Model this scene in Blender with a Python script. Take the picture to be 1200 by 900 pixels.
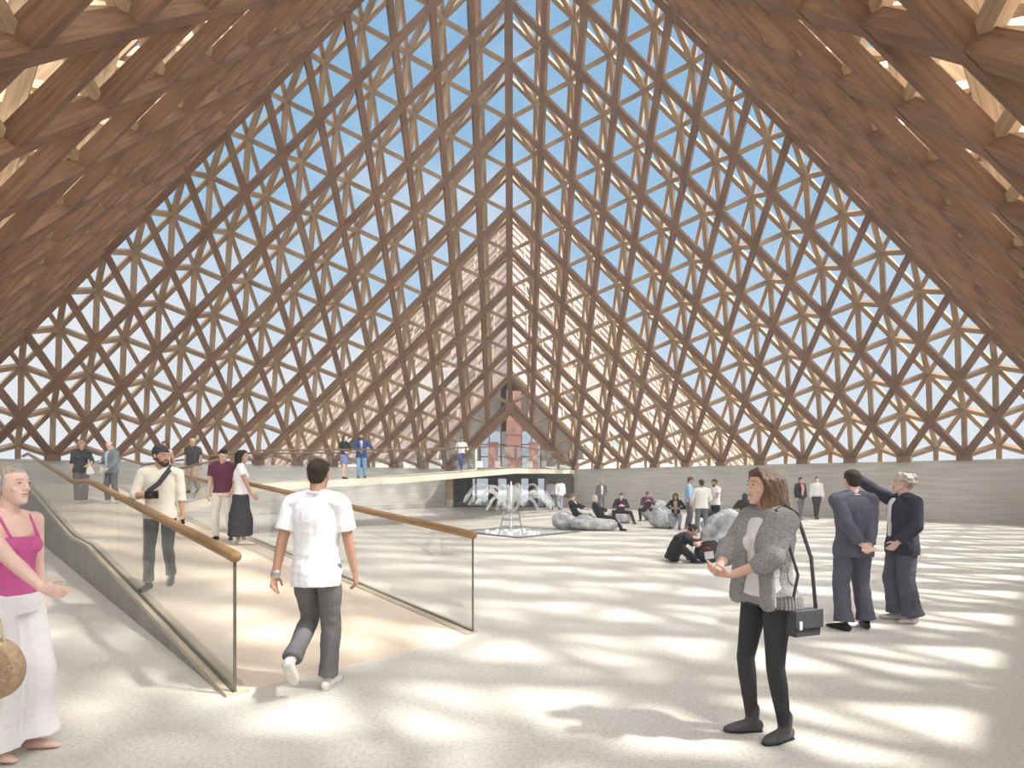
import bpy, bmesh, math, random
from mathutils import Vector, Matrix, Quaternion, noise
random.seed(7)
for o in list(bpy.data.objects): bpy.data.objects.remove(o)
SC = bpy.context.scene
COL = SC.collection
V = Vector
PI = math.pi

# ------------------------------------------------------------------ camera, light, exposure
cam = bpy.data.cameras.new('camera'); camo = bpy.data.objects.new('view_camera', cam); COL.objects.link(camo)
camo.location = (0, 0, 1.65); camo.rotation_euler = (math.radians(90), 0, 0)
cam.sensor_width = 36; cam.lens = 637 * 36 / 1200; cam.shift_y = 116 / 1200; cam.clip_end = 2000
SC.camera = camo
SC.view_settings.view_transform = 'Standard'; SC.view_settings.look = 'None'
SC.view_settings.gamma = 1; SC.view_settings.use_curve_mapping = False
SC.view_settings.exposure = EXPOSURE = 0.45

SUN_DIR = V((-0.60, 0.16, -0.78))          # the way the light travels
sl = bpy.data.lights.new('sun', 'SUN'); sl.energy = 5.0; sl.angle = math.radians(3.2); sl.color = (1.0, 0.95, 0.86)
so = bpy.data.objects.new('sun', sl); COL.objects.link(so)
so.rotation_euler = SUN_DIR.to_track_quat('-Z', 'Y').to_euler(); so.location = (30, -5, 60)

world = bpy.data.worlds.new('sky'); SC.world = world; world.use_nodes = True
nt = world.node_tree; nt.nodes.clear()
def N(nt, typ, **kw):
    n = nt.nodes.new(typ)
    for k, v in kw.items():
        if k in n.inputs.keys() if isinstance(k, str) else False: n.inputs[k].default_value = v
        else: setattr(n, k, v)
    return n
def ramp(nt, stops, interp='LINEAR'):
    r = nt.nodes.new('ShaderNodeValToRGB'); r.color_ramp.interpolation = interp
    els = r.color_ramp.elements
    while len(els) < len(stops): els.new(0.5)
    for e, (p, c) in zip(els, stops): e.position = p; e.color = (*c, 1) if len(c) == 3 else c
    return r
tc = nt.nodes.new('ShaderNodeTexCoord'); sep = nt.nodes.new('ShaderNodeSeparateXYZ')
nt.links.new(tc.outputs['Generated'], sep.inputs[0])
sky = ramp(nt, [(0.0, (0.45, 0.43, 0.40)), (0.49, (0.55, 0.52, 0.48)), (0.505, (0.86, 0.91, 0.97)), (0.60, (0.66, 0.82, 0.97)),
                (0.70, (0.36, 0.62, 0.88)), (0.82, (0.25, 0.51, 0.79)), (1.0, (0.50, 0.62, 0.78))])
mr = N(nt, 'ShaderNodeMapRange'); mr.inputs[1].default_value = -1; mr.inputs[2].default_value = 1
nt.links.new(sep.outputs[2], mr.inputs[0]); nt.links.new(mr.outputs[0], sky.inputs[0])
nz = N(nt, 'ShaderNodeTexNoise'); nz.inputs['Scale'].default_value = 2.3; nz.inputs['Detail'].default_value = 7; nz.inputs['Roughness'].default_value = 0.58
mp = nt.nodes.new('ShaderNodeMapping'); mp.inputs['Scale'].default_value = (1, 1, 1.9); mp.inputs['Location'].default_value = (2.3, .4, .2)
nt.links.new(tc.outputs['Generated'], mp.inputs[0]); nt.links.new(mp.outputs[0], nz.inputs['Vector'])
# more cloud to the left, less to the right and towards the zenith
cl = N(nt, 'ShaderNodeMath', operation='MULTIPLY_ADD'); cl.inputs[1].default_value = -0.20; cl.inputs[2].default_value = 0.10
nt.links.new(sep.outputs[0], cl.inputs[0])
cz = N(nt, 'ShaderNodeMath', operation='MULTIPLY_ADD'); cz.inputs[1].default_value = -0.50
nt.links.new(sep.outputs[2], cz.inputs[0]); nt.links.new(cl.outputs[0], cz.inputs[2])
ad = N(nt, 'ShaderNodeMath', operation='ADD'); nt.links.new(nz.outputs['Fac'], ad.inputs[0]); nt.links.new(cz.outputs[0], ad.inputs[1])
cr = ramp(nt, [(0.40, (0, 0, 0)), (0.72, (1, 1, 1))]); nt.links.new(ad.outputs[0], cr.inputs[0])
mx = N(nt, 'ShaderNodeMix', data_type='RGBA'); nt.links.new(cr.outputs[0], mx.inputs[0]); nt.links.new(sky.outputs[0], mx.inputs[6])
mx.inputs[7].default_value = (0.90, 0.93, 0.97, 1)
bg = nt.nodes.new('ShaderNodeBackground'); bg.inputs[1].default_value = 0.95
nt.links.new(mx.outputs[2], bg.inputs[0])
# added warm glow in the unseen sky above and behind, lifting the hall's light
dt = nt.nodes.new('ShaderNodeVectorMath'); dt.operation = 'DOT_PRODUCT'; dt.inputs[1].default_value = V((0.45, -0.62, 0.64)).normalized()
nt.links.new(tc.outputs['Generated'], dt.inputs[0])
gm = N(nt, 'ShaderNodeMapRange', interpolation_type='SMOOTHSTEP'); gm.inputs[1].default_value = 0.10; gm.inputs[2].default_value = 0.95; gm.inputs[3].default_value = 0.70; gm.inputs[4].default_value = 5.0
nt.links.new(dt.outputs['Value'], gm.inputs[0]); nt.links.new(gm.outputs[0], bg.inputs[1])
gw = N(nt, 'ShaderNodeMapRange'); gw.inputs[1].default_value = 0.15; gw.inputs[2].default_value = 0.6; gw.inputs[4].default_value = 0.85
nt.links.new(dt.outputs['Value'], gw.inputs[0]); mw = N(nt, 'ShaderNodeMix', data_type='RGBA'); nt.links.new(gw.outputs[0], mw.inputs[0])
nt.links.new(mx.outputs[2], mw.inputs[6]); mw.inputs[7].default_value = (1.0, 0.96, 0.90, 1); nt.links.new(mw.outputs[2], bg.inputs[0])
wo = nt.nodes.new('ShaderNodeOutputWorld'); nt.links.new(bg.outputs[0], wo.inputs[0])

# ------------------------------------------------------------------ materials
MATS = {}
def mat(name, col, rough=0.7, metal=0.0, spec=0.3, var=0.0, scale=6.0, bump=0.0, bscale=30.0, trans=0.0, alpha=1.0, coat=0.0, ior=1.45, emit=None):
    if name in MATS: return MATS[name]
    m = bpy.data.materials.new(name); m.use_nodes = True; t = m.node_tree
    b = t.nodes['Principled BSDF']
    b.inputs['Base Color'].default_value = (*col, 1); b.inputs['Roughness'].default_value = rough
    b.inputs['Metallic'].default_value = metal; b.inputs['Specular IOR Level'].default_value = spec
    b.inputs['Transmission Weight'].default_value = trans; b.inputs['Alpha'].default_value = alpha; b.inputs['IOR'].default_value = ior
    c = t.nodes.new('ShaderNodeTexCoord')
    n = t.nodes.new('ShaderNodeTexNoise'); n.inputs['Scale'].default_value = scale; n.inputs['Detail'].default_value = 6
    t.links.new(c.outputs['Object'], n.inputs['Vector'])
    if var > 0:
        r = ramp(t, [(0.3, tuple(max(0, x * (1 - var)) for x in col)), (0.7, tuple(min(1, x * (1 + var)) for x in col))])
        t.links.new(n.outputs['Fac'], r.inputs[0]); t.links.new(r.outputs[0], b.inputs['Base Color'])
    if bump > 0:
        n2 = t.nodes.new('ShaderNodeTexNoise'); n2.inputs['Scale'].default_value = bscale; n2.inputs['Detail'].default_value = 3
        t.links.new(c.outputs['Object'], n2.inputs['Vector'])
        bp = t.nodes.new('ShaderNodeBump'); bp.inputs['Strength'].default_value = bump; bp.inputs['Distance'].default_value = 0.02
        t.links.new(n2.outputs['Fac'], bp.inputs['Height']); t.links.new(bp.outputs[0], b.inputs['Normal'])
    MATS[name] = m
    return m
def wood(name, dark, light, rough=0.6):
    m = bpy.data.materials.new(name); m.use_nodes = True; t = m.node_tree; b = t.nodes['Principled BSDF']
    b.inputs['Roughness'].default_value = rough; b.inputs['Specular IOR Level'].default_value = 0.2
    uv = t.nodes.new('ShaderNodeUVMap'); mp = t.nodes.new('ShaderNodeMapping'); mp.inputs['Scale'].default_value = (1.2, 26, 1)
    t.links.new(uv.outputs[0], mp.inputs[0])
    n = t.nodes.new('ShaderNodeTexNoise'); n.inputs['Scale'].default_value = 1; n.inputs['Detail'].default_value = 5; n.inputs['Distortion'].default_value = 0.6
    t.links.new(mp.outputs[0], n.inputs['Vector'])
    n2 = t.nodes.new('ShaderNodeTexNoise'); n2.inputs['Scale'].default_value = 0.7; t.links.new(uv.outputs[0], n2.inputs['Vector'])
    a = N(t, 'ShaderNodeMath', operation='MULTIPLY_ADD'); a.inputs[1].default_value = 0.55
    s = N(t, 'ShaderNodeMath', operation='MULTIPLY'); s.inputs[1].default_value = 0.45
    t.links.new(n2.outputs['Fac'], s.inputs[0]); t.links.new(n.outputs['Fac'], a.inputs[0]); t.links.new(s.outputs[0], a.inputs[2])
    r = ramp(t, [(0.36, dark), (0.64, light)]); t.links.new(a.outputs[0], r.inputs[0]); t.links.new(r.outputs[0], b.inputs['Base Color'])
    MATS[name] = m
    return m
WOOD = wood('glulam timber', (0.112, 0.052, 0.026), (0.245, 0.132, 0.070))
WOOD2 = wood('sunlit-tone outer glulam', (0.27, 0.175, 0.10), (0.50, 0.36, 0.22))  # paler than the inner beams: sunlight on the outer layer is in the colour
RAILW = wood('handrail timber', (0.22, 0.12, 0.055), (0.44, 0.28, 0.14), 0.4)

def floor_mat():
    m = bpy.data.materials.new('polished pale concrete floor'); m.use_nodes = True; t = m.node_tree; b = t.nodes['Principled BSDF']
    c = t.nodes.new('ShaderNodeTexCoord')
    n = N(t, 'ShaderNodeTexNoise'); n.inputs['Scale'].default_value = 0.35; n.inputs['Detail'].default_value = 6; t.links.new(c.outputs['Object'], n.inputs['Vector'])
    n2 = N(t, 'ShaderNodeTexNoise'); n2.inputs['Scale'].default_value = 38; n2.inputs['Detail'].default_value = 4; t.links.new(c.outputs['Object'], n2.inputs['Vector'])
    v = N(t, 'ShaderNodeTexVoronoi'); v.inputs['Scale'].default_value = 45; t.links.new(c.outputs['Object'], v.inputs['Vector'])
    r1 = ramp(t, [(0.3, (0.70, 0.67, 0.61)), (0.7, (0.80, 0.78, 0.73))]); t.links.new(n.outputs['Fac'], r1.inputs[0])
    r2 = ramp(t, [(0.38, (0.84, 0.83, 0.81)), (0.55, (1, 1, 1))]); t.links.new(n2.outputs['Fac'], r2.inputs[0])
    x = N(t, 'ShaderNodeMix', data_type='RGBA', blend_type='MULTIPLY'); x.inputs[0].default_value = 1
    t.links.new(r1.outputs[0], x.inputs[6]); t.links.new(r2.outputs[0], x.inputs[7]); t.links.new(x.outputs[2], b.inputs['Base Color'])
    b.inputs['Roughness'].default_value = 0.34; b.inputs['Specular IOR Level'].default_value = 0.35
    return m
def concrete_mat(name='board marked concrete', base=(0.56, 0.545, 0.51)):
    m = bpy.data.materials.new(name); m.use_nodes = True; t = m.node_tree; b = t.nodes['Principled BSDF']
    c = t.nodes.new('ShaderNodeTexCoord')
    mp = t.nodes.new('ShaderNodeMapping'); mp.inputs['Scale'].default_value = (0.5, 0.5, 9); t.links.new(c.outputs['Object'], mp.inputs[0])
    n = N(t, 'ShaderNodeTexNoise'); n.inputs['Scale'].default_value = 1.5; n.inputs['Detail'].default_value = 7; t.links.new(mp.outputs[0], n.inputs['Vector'])
    n2 = N(t, 'ShaderNodeTexNoise'); n2.inputs['Scale'].default_value = 0.6; n2.inputs['Detail'].default_value = 5; t.links.new(c.outputs['Object'], n2.inputs['Vector'])
    r1 = ramp(t, [(0.3, tuple(x * .82 for x in base)), (0.7, tuple(x * 1.12 for x in base))]); t.links.new(n.outputs['Fac'], r1.inputs[0])
    r2 = ramp(t, [(0.35, (0.86, 0.86, 0.84)), (0.65, (1, 1, 1))]); t.links.new(n2.outputs['Fac'], r2.inputs[0])
    x = N(t, 'ShaderNodeMix', data_type='RGBA', blend_type='MULTIPLY'); x.inputs[0].default_value = 1
    t.links.new(r1.outputs[0], x.inputs[6]); t.links.new(r2.outputs[0], x.inputs[7]); t.links.new(x.outputs[2], b.inputs['Base Color'])
    b.inputs['Roughness'].default_value = 0.75
    w = N(t, 'ShaderNodeTexWave', wave_type='BANDS', bands_direction='Z'); w.inputs['Scale'].default_value = 1.6; t.links.new(c.outputs['Object'], w.inputs['Vector'])
    bp = t.nodes.new('ShaderNodeBump'); bp.inputs['Strength'].default_value = 0.25; bp.inputs['Distance'].default_value = 0.02
    t.links.new(w.outputs['Fac'], bp.inputs['Height']); t.links.new(bp.outputs[0], b.inputs['Normal'])
    MATS[name] = m
    return m
FLOORM = floor_mat(); CONC = concrete_mat(); CONC2 = concrete_mat('pale ramp concrete', (0.52, 0.50, 0.46))

# ------------------------------------------------------------------ mesh helpers
class MB:
    """collects solids; build() links them as ONE mesh object"""
    def __init__(s): s.v = []; s.f = []; s.uv = []
    def box(s, p, q, up, w, d, off=0.0, ext=0.0):
        """a bar from p to q, w across, d along up; off shifts it along up"""
        p = V(p); q = V(q); t = (q - p); L = t.length; t.normalize()
        up = V(up); up = (up - t * up.dot(t)).normalized(); sd = t.cross(up)
        p = p - t * ext + up * off; q = q + t * ext + up * off; L += 2 * ext
        b = len(s.v)
        for e in (p, q):
            for (a, c) in ((-1, -1), (1, -1), (1, 1), (-1, 1)): s.v.append(e + sd * (a * w / 2) + up * (c * d / 2))
        r = random.random() * 50
        k = [0, w, w + d, 2 * w + d, 2 * (w + d)]
        for i in range(4):
            j = (i + 1) % 4
            s.f.append((b + i, b + j, b + 4 + j, b + 4 + i)); s.uv.append([(r, r + k[i]), (r, r + k[i + 1]), (r + L, r + k[i + 1]), (r + L, r + k[i])])
        s.f.append((b + 3, b + 2, b + 1, b)); s.uv.append([(r, r), (r + w, r), (r + w, r + d), (r, r + d)])
        s.f.append((b + 4, b + 5, b + 6, b + 7)); s.uv.append([(r, r), (r + w, r), (r + w, r + d), (r, r + d)])
        return s
    def cub(s, x0, y0, z0, x1, y1, z1):
        return s.box(((x0 + x1) / 2, y0, (z0 + z1) / 2), ((x0 + x1) / 2, y1, (z0 + z1) / 2), (0, 0, 1), abs(x1 - x0), abs(z1 - z0))
    def prism(s, poly, vec):
        """a closed polygon swept along vec"""
        b = len(s.v); n = len(poly); vec = V(vec)
        for p in poly: s.v.append(V(p))
        for p in poly: s.v.append(V(p) + vec)
        s.f.append(tuple(b + i for i in range(n))[::-1]); s.uv.append([(p[0], p[1]) for p in poly][::-1])
        s.f.append(tuple(b + n + i for i in range(n))); s.uv.append([(p[0], p[1]) for p in poly])
        for i in range(n):
            j = (i + 1) % n
            L = (V(poly[j]) - V(poly[i])).length; h = vec.length
            s.f.append((b + i, b + j, b + n + j, b + n + i)); s.uv.append([(0, 0), (L, 0), (L, h), (0, h)])
        return s
    def tube(s, pts, rad, n=10, ry=None, side=None, cap=True):
        """rings round a line; rad (and ry) one number or one per point"""
        pts = [V(p) for p in pts]; m = len(pts)
        rx = rad if hasattr(rad, '__len__') else [rad] * m
        ry = rx if ry is None else (ry if hasattr(ry, '__len__') else [ry] * m)
        T = []
        for i in range(m):
            a = pts[max(0, i - 1)]; c = pts[min(m - 1, i + 1)]; T.append((c - a).normalized())
        sd = V(side) if side is not None else (V((0, 0, 1)).cross(T[0]) if abs(T[0].z) < .9 else V((1, 0, 0)))
        rings = []
        P = list(pts); RX = list(rx); RY = list(ry); TT = list(T)
        if cap:
            e0 = (rx[0] + ry[0]) / 2; e1 = (rx[-1] + ry[-1]) / 2
            pre = [(k, math.sqrt(max(0, 1 - k * k))) for k in (0.97, 0.72, 0.4)]
            P = [pts[0] - T[0] * e0 * k for k, _ in pre] + P + [pts[-1] + T[-1] * e1 * k for k, _ in pre[::-1]]
            RX = [rx[0] * c for _, c in pre] + RX + [rx[-1] * c for _, c in pre[::-1]]
            RY = [ry[0] * c for _, c in pre] + RY + [ry[-1] * c for _, c in pre[::-1]]
            TT = [T[0]] * 3 + TT + [T[-1]] * 3
        L = 0
        for i, (p, a, c, t) in enumerate(zip(P, RX, RY, TT)):
            sd = (sd - t * sd.dot(t)).normalized(); u = t.cross(sd)
            if i: L += (p - P[i - 1]).length
            b = len(s.v); rings.append((b, L))
            for k in range(n):
                th = 2 * PI * k / n; s.v.append(p + sd * (a * math.cos(th)) + u * (c * math.sin(th)))
        for (a, l0), (c, l1) in zip(rings, rings[1:]):
            for k in range(n):
                j = (k + 1) % n
                s.f.append((a + k, a + j, c + j, c + k)); s.uv.append([(l0, k / n), (l0, (k + 1) / n), (l1, (k + 1) / n), (l1, k / n)])
        a = rings[0][0]; s.f.append(tuple(a + k for k in range(n))[::-1]); s.uv.append([(0, 0)] * n)
        a = rings[-1][0]; s.f.append(tuple(a + k for k in range(n))); s.uv.append([(0, 0)] * n)
        return s
    def ball(s, c, r, n=10, m=7, rot=None):
        """an ellipsoid; r one number or three"""
        c = V(c); r = (r, r, r) if not hasattr(r, '__len__') else r
        b = len(s.v); M = rot or Matrix.Identity(3)
        for i in range(1, m):
            ph = PI * i / m
            for k in range(n):
                th = 2 * PI * k / n
                s.v.append(c + M @ V((r[0] * math.sin(ph) * math.cos(th), r[1] * math.sin(ph) * math.sin(th), r[2] * math.cos(ph))))
        t = len(s.v); s.v.append(c + M @ V((0, 0, r[2]))); s.v.append(c - M @ V((0, 0, r[2])))
        for i in range(m - 2):
            for k in range(n):
                j = (k + 1) % n; a = b + i * n; d = a + n
                s.f.append((a + k, d + k, d + j, a + j)); s.uv.append([(0, 0)] * 4)
        for k in range(n):
            j = (k + 1) % n
            s.f.append((t, b + k, b + j)); s.uv.append([(0, 0)] * 3)
            a = b + (m - 2) * n; s.f.append((t + 1, a + j, a + k)); s.uv.append([(0, 0)] * 3)
        return s
    def build(s, name, material, parent=None, smooth=False, origin=None):
        me = bpy.data.meshes.new(name)
        o0 = V(origin) if origin is not None else V((0, 0, 0))
        me.from_pydata([v - o0 for v in s.v], [], s.f)
        uv = me.uv_layers.new(name='UVMap'); flat = [c for f in s.uv for p in f for c in p]
        if len(flat) == 2 * len(me.loops): uv.data.foreach_set('uv', flat)
        me.materials.append(material)
        if smooth: me.polygons.foreach_set('use_smooth', [True] * len(me.polygons))
        me.update()
        o = bpy.data.objects.new(name, me); COL.objects.link(o)
        if origin is not None: o.location = o0
        if parent is not None: setparent(o, parent)
        return o
def setparent(o, p):
    o.parent = p; o.matrix_parent_inverse = p_world(p).inverted()
def p_world(p):
    m = Matrix.LocRotScale(p.location, p.rotation_euler, p.scale)
    return m if p.parent is None else p_world(p.parent) @ p.matrix_parent_inverse @ m
def empty(name, loc=(0, 0, 0)):
    o = bpy.data.objects.new(name, None); COL.objects.link(o); o.location = loc; o.empty_display_size = 0.1
    return o
def tag(o, label=None, cat=None, group=None, kind=None):
    if label: o['label'] = label
    if cat: o['category'] = cat
    if group: o['group'] = group
    if kind: o['kind'] = kind
    return o

# ------------------------------------------------------------------ the place: floor, walls
M0 = 1.442                      # plan length of one lattice module
XC, YC = -0.142, 19.46          # plan centre of the pyramid
NM = 15; HD = NM * M0           # 15 modules down each slope; half diagonal of the square plan
ZT = 2.69                       # height of the lattice foot
APEX = V((XC, YC, ZT + HD))
WALL_T = ZT - 0.16              # top of the concrete walls
YP = YC + 12 * M0               # plane of the portal, 12 modules down the far ridge
XP = 3 * M0 + 0.25

fl = MB(); fl.prism([(-60, -40, -0.3), (60, -40, -0.3), (60, 120, -0.3), (-60, 120, -0.3)], (0, 0, 0.3))
tag(fl.build('floor', FLOORM), kind='structure')

def wall(name, p, q, top=WALL_T):
    p = V(p); q = V(q); t = (q - p).normalized(); n = V((t.y, -t.x, 0))
    c = (p + q) / 2 - V((XC, YC, 0)); c.z = 0
    if n.dot(c) < 0: n = -n
    m = MB(); m.prism([p, q, q + n * 0.5, p + n * 0.5], (0, 0, top))
    o = m.build(name, CONC); tag(o, kind='structure')
    c = MB(); c.prism([p - n * 0.03 + V((0, 0, top)), q - n * 0.03 + V((0, 0, top)), q + n * 1.2 + V((0, 0, top)), p + n * 1.2 + V((0, 0, top))], (0, 0, 0.07))
    c.build('wall_cap', CONC, o)
    return o
PL = V((XC - HD, YC, 0)); PR = V((XC + HD, YC, 0)); PN = V((XC, YC - HD, 0))
FL = V((XC - (HD - 12 * M0), YP, 0)); FR = V((XC + (HD - 12 * M0), YP, 0))
wall('wall_left', PL, FL); wall('wall_right', FR, PR)
wall('wall_back_left', PN, PL); wall('wall_back_right', PR, PN)

# ------------------------------------------------------------------ the timber space frame
DEP = 0.92                      # distance between the inner and outer layer
BW, BD = 0.245, 0.225             # inner beams
OW, OD = 0.16, 0.18             # outer beams
SW = 0.185                       # struts
E = {'far': V((0, 1, -1)) * M0, 'left': V((-1, 0, -1)) * M0, 'near': V((0, -1, -1)) * M0, 'right': V((1, 0, -1)) * M0}
def roof_face(a, b, portal):
    """a, b: the two ridge directions; portal = 'a'/'b' when that ridge stops at the portal"""
    Ea, Eb = E[a], E[b]
    n = Ea.cross(Eb).normalized()
    if n.z < 0: n = -n
    root = empty('ceiling', APEX); tag(root, kind='structure')
    def P(m, k): return APEX + Ea * m + Eb * k
    def cut(m, k):   # node removed for the portal
        return (portal == 'a' and m > 12.01 and k < 3) or (portal == 'b' and k > 12.01 and m < 3)
    def Q(m, k): return P(m, k) + n * DEP
    for k in range(1, NM):       # beams running along a, then along b
        for fam in (0, 1):
            end = NM - k
            if (fam == 0 and portal == 'a' and k < 3) or (fam == 1 and portal == 'b' and k < 3): end = 12
            if (fam == 0 and portal == 'b' and k > 12) or (fam == 1 and portal == 'a' and k > 12): continue
            p, q = (P(0, k), P(end, k)) if fam == 0 else (P(k, 0), P(k, end))
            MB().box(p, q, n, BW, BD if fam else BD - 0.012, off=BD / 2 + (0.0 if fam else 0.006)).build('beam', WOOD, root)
    for k in range(NM):          # outer layer
        for fam in (0, 1):
            end = NM - 1 - k
            s = 0
            if end <= 0: continue
            pts = [(t + .5, k + .5) if fam == 0 else (k + .5, t + .5) for t in range(s, end + 1)]
            pts = [t for t in pts if not cut(t[0] - 0.3, t[1] - 0.5)]
            if len(pts) < 2: continue
            lo, hi = list(pts[0]), list(pts[-1])      # carried on to the outer ridge
            if fam == 0 and lo[0] == .5: lo[0] = -.3
            if fam == 1 and lo[1] == .5: lo[1] = -.3
            pts = [tuple(lo)] + pts[1:-1] + [tuple(hi)]
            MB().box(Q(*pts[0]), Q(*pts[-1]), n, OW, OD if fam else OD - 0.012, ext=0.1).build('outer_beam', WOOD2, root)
    st = []
    for m in range(NM):
        for k in range(NM - m):
            if cut(m + .2, k): continue
            o = Q(m + .5, k + .5)
            for (dm, dk) in ((0, 0), (1, 0), (0, 1), (1, 1)):
                if m + k + dm + dk > NM:
                    e = V((o.x, o.y, ZT - 0.1)); st.append((o, e)); continue
                if cut(m + dm, k + dk): continue
                st.append((o, P(m + dm, k + dk) + n * 0.15))
    eye = V((0, 0, 1.65))
    def vis(s):
        c = (s[0] + s[1]) / 2 - eye
        return (0 if (c.y > 1 and abs(c.x / c.y) < .98 and c.z / c.y < .92) else 1000) + c.length
    st.sort(key=vis)
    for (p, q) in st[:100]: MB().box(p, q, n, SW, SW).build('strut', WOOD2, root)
    r = MB()
    for (p, q) in st[100:]: r.box(p, q, n, SW, SW)
    tag(r.build('strut', WOOD2, root), kind='stuff')
    # gusset plates at the outer nodes and foot blocks on the wall
    g = MB()
    for m in range(NM + 1):
        k = NM - m
        if cut(m, k) or (portal and ((portal == 'a' and m > 12) or (portal == 'b' and k > 12))): continue
        p = P(m, k); g.box(p + V((0, 0, 0.12)), p - V((0, 0, 0.12)), n, 0.5, 0.42)
    g.build('foot_block', WOOD, root)
    return root
roof_face('far', 'left', 'a'); roof_face('right', 'far', 'b')
roof_face('left', 'near', None); roof_face('near', 'right', None)
RD = 0.95
for i, (k, up, cnt) in enumerate((('far', V((0, 1, 1)), 12), ('left', V((-1, 0, 1)), 15), ('near', V((0, -1, 1)), 15), ('right', V((1, 0, 1)), 15))):
    r = MB(); r.box(APEX, APEX + E[k] * cnt, up, 0.36, RD, off=RD / 2 - 0.04, ext=0.1)
    tag(r.build('trim_%d' % (i + 1), WOOD), kind='structure')

# ------------------------------------------------------------------ portal in the far corner
GLASS = bpy.data.materials.new('clear guard glass'); GLASS.use_nodes = True
def glass_nodes(m, tint, refl):
    t = m.node_tree; t.nodes.clear(); o = t.nodes.new('ShaderNodeOutputMaterial'); mx = t.nodes.new('ShaderNodeMixShader')
    tr = t.nodes.new('ShaderNodeBsdfTransparent'); tr.inputs[0].default_value = (*tint, 1)
    gl = t.nodes.new('ShaderNodeBsdfGlossy'); gl.inputs['Roughness'].default_value = 0.02; gl.inputs[0].default_value = (0.9, 0.93, 0.95, 1)
    fr = t.nodes.new('ShaderNodeFresnel'); fr.inputs[0].default_value = 1.35
    mu = N(t, 'ShaderNodeMath', operation='MULTIPLY'); mu.inputs[1].default_value = refl
    t.links.new(fr.outputs[0], mu.inputs[0]); t.links.new(mu.outputs[0], mx.inputs[0]); t.links.new(tr.outputs[0], mx.inputs[1]); t.links.new(gl.outputs[0], mx.inputs[2])
    t.links.new(mx.outputs[0], o.inputs[0])
glass_nodes(GLASS, (0.97, 0.975, 0.975), 0.28)
GLASS2 = bpy.data.materials.new('grey window glass'); GLASS2.use_nodes = True; glass_nodes(GLASS2, (0.80, 0.83, 0.86), 0.9)
EDGE = mat('glass edge', (0.13, 0.12, 0.09), 0.3)
DARKM = mat('dark bronze frame', (0.055, 0.048, 0.042), 0.5, 0.3)
COPPER = mat('weathered copper cladding', (0.22, 0.110, 0.085), 0.6, 0.1, var=0.3, scale=1.4)
PALE = mat('pale steel', (0.62, 0.58, 0.50), 0.5)
INNER = mat('grey hall wall', (0.30, 0.29, 0.27), 0.8, var=0.15, scale=2)

HP = V((XC, YP, APEX.z - 12 * M0))            # foot of the far ridge at the portal
gable = empty('trim_5', HP); tag(gable, kind='structure')
for sx in (-1, 1):
    f = V((XC + sx * (3 * M0), YP, ZT)); d = (f - HP).normalized(); nrm = V((d.z * -sx, 0, d.x * sx)); nrm = V((sx * 0.7071, 0, 0.7071))
    MB().box(HP + V((0, 0.45, -0.05)), f + V((0, 0.45, -0.05)), nrm, 1.0, 0.44, off=-0.22, ext=0.22).build('gable_plank', WOOD, gable)
    r = MB()
    for k in range(7):
        c = HP.lerp(f, (k + .7) / 7.3) + V((0, 0.5, -0.36)); r.box(c - V((0, .38, 0)), c + V((0, .38, 0)), nrm, 0.16, 0.12, off=-0.2)
    r.build('soffit_rib', WOOD2, gable)

MB().box(HP + V((0, -.12, -.20)), HP + V((0, .96, -.20)), V((1, 0, 1)), .62, .62).build('apex_block', WOOD, gable)
def frame_thing(name, kind_structure=True):
    o = empty(name, (XC, YP + 0.5, 0)); tag(o, kind='structure'); return o
win = frame_thing('window_1')
YG = YP + 0.45
MB().cub(XC - 4.32, YG - .12, 0, XC - 3.92, YG + .22, 2.75).build('jamb_post', WOOD2, win)
MB().cub(XC - 4.34, YG - .14, 0, XC - 3.90, YG + .24, 0.5).build('post_base', PALE, win)
f = MB()
f.cub(XC - 4.3, YG, 2.1, XC + 4.3, YG + .5, 2.34)
for x in (-2.9, -1.3, 1.3, 2.4): f.cub(XC + x - .04, YG, 0, XC + x + .04, YG + .08, 2.1)
f.cub(XC - 3.9, YG, 0, XC + 4.2, YG + .08, 0.08); f.cub(XC - 3.9, YG, 1.95, XC + 4.2, YG + .08, 2.1)
f.build('window_frame', DARKM, win)
g = MB()
for x0, x1 in ((-3.9, -2.94), (-2.86, -1.34), (-1.26, 1.26), (1.34, 2.36)): g.cub(XC + x0, YG + .03, .08, XC + x1, YG + .05, 1.95)
g.build('glass_pane', GLASS2, win)
MB().cub(XC + 2.44, YG - .02, 0.0, XC + 4.3, YG + .06, 2.32).build('dark_panel', mat('dark grey panel', (0.15, 0.145, 0.135), .6), win)
MB().cub(XC + 2.44, YG - .3, 0.0, XC + 4.3, YG - .03, 0.62).build('low_wall', CONC, win)

# the hall beyond the portal: floor slab, back wall with tall windows
def struct(name, m, mt): return tag(m.build(name, mt), kind='structure')
struct('floor_upper', MB().cub(XC - 4.9, YP + .95, 2.12, XC + 4.9, YP + 12, 2.34), CONC2)
h = MB(); yb = YP + 12
for x0, x1, z0, z1 in ((-9, -3.4, 0, 3.0), (3.4, 9, 0, 3.0), (-3.4, 3.4, 2.2, 3.0), (-9, -2.7, 3, 12), (2.7, 9, 3, 12), (-.85, 1.0, 3, 12), (-2.7, 2.7, 6.3, 12)): h.cub(XC + x0, yb, z0, XC + x1, yb + .3, z1)
struct('wall_beyond', h, INNER)
struct('wall_beyond_left', MB().cub(XC - 5.1, YP + 1.0, 0, XC - 4.9, yb, 2.4), INNER); struct('wall_beyond_right', MB().cub(XC + 4.9, YP + 1.0, 0, XC + 5.1, yb, 2.4), INNER)
w2 = empty('window_2', (XC, yb, 3)); tag(w2, kind='structure')
h = MB()
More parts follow.
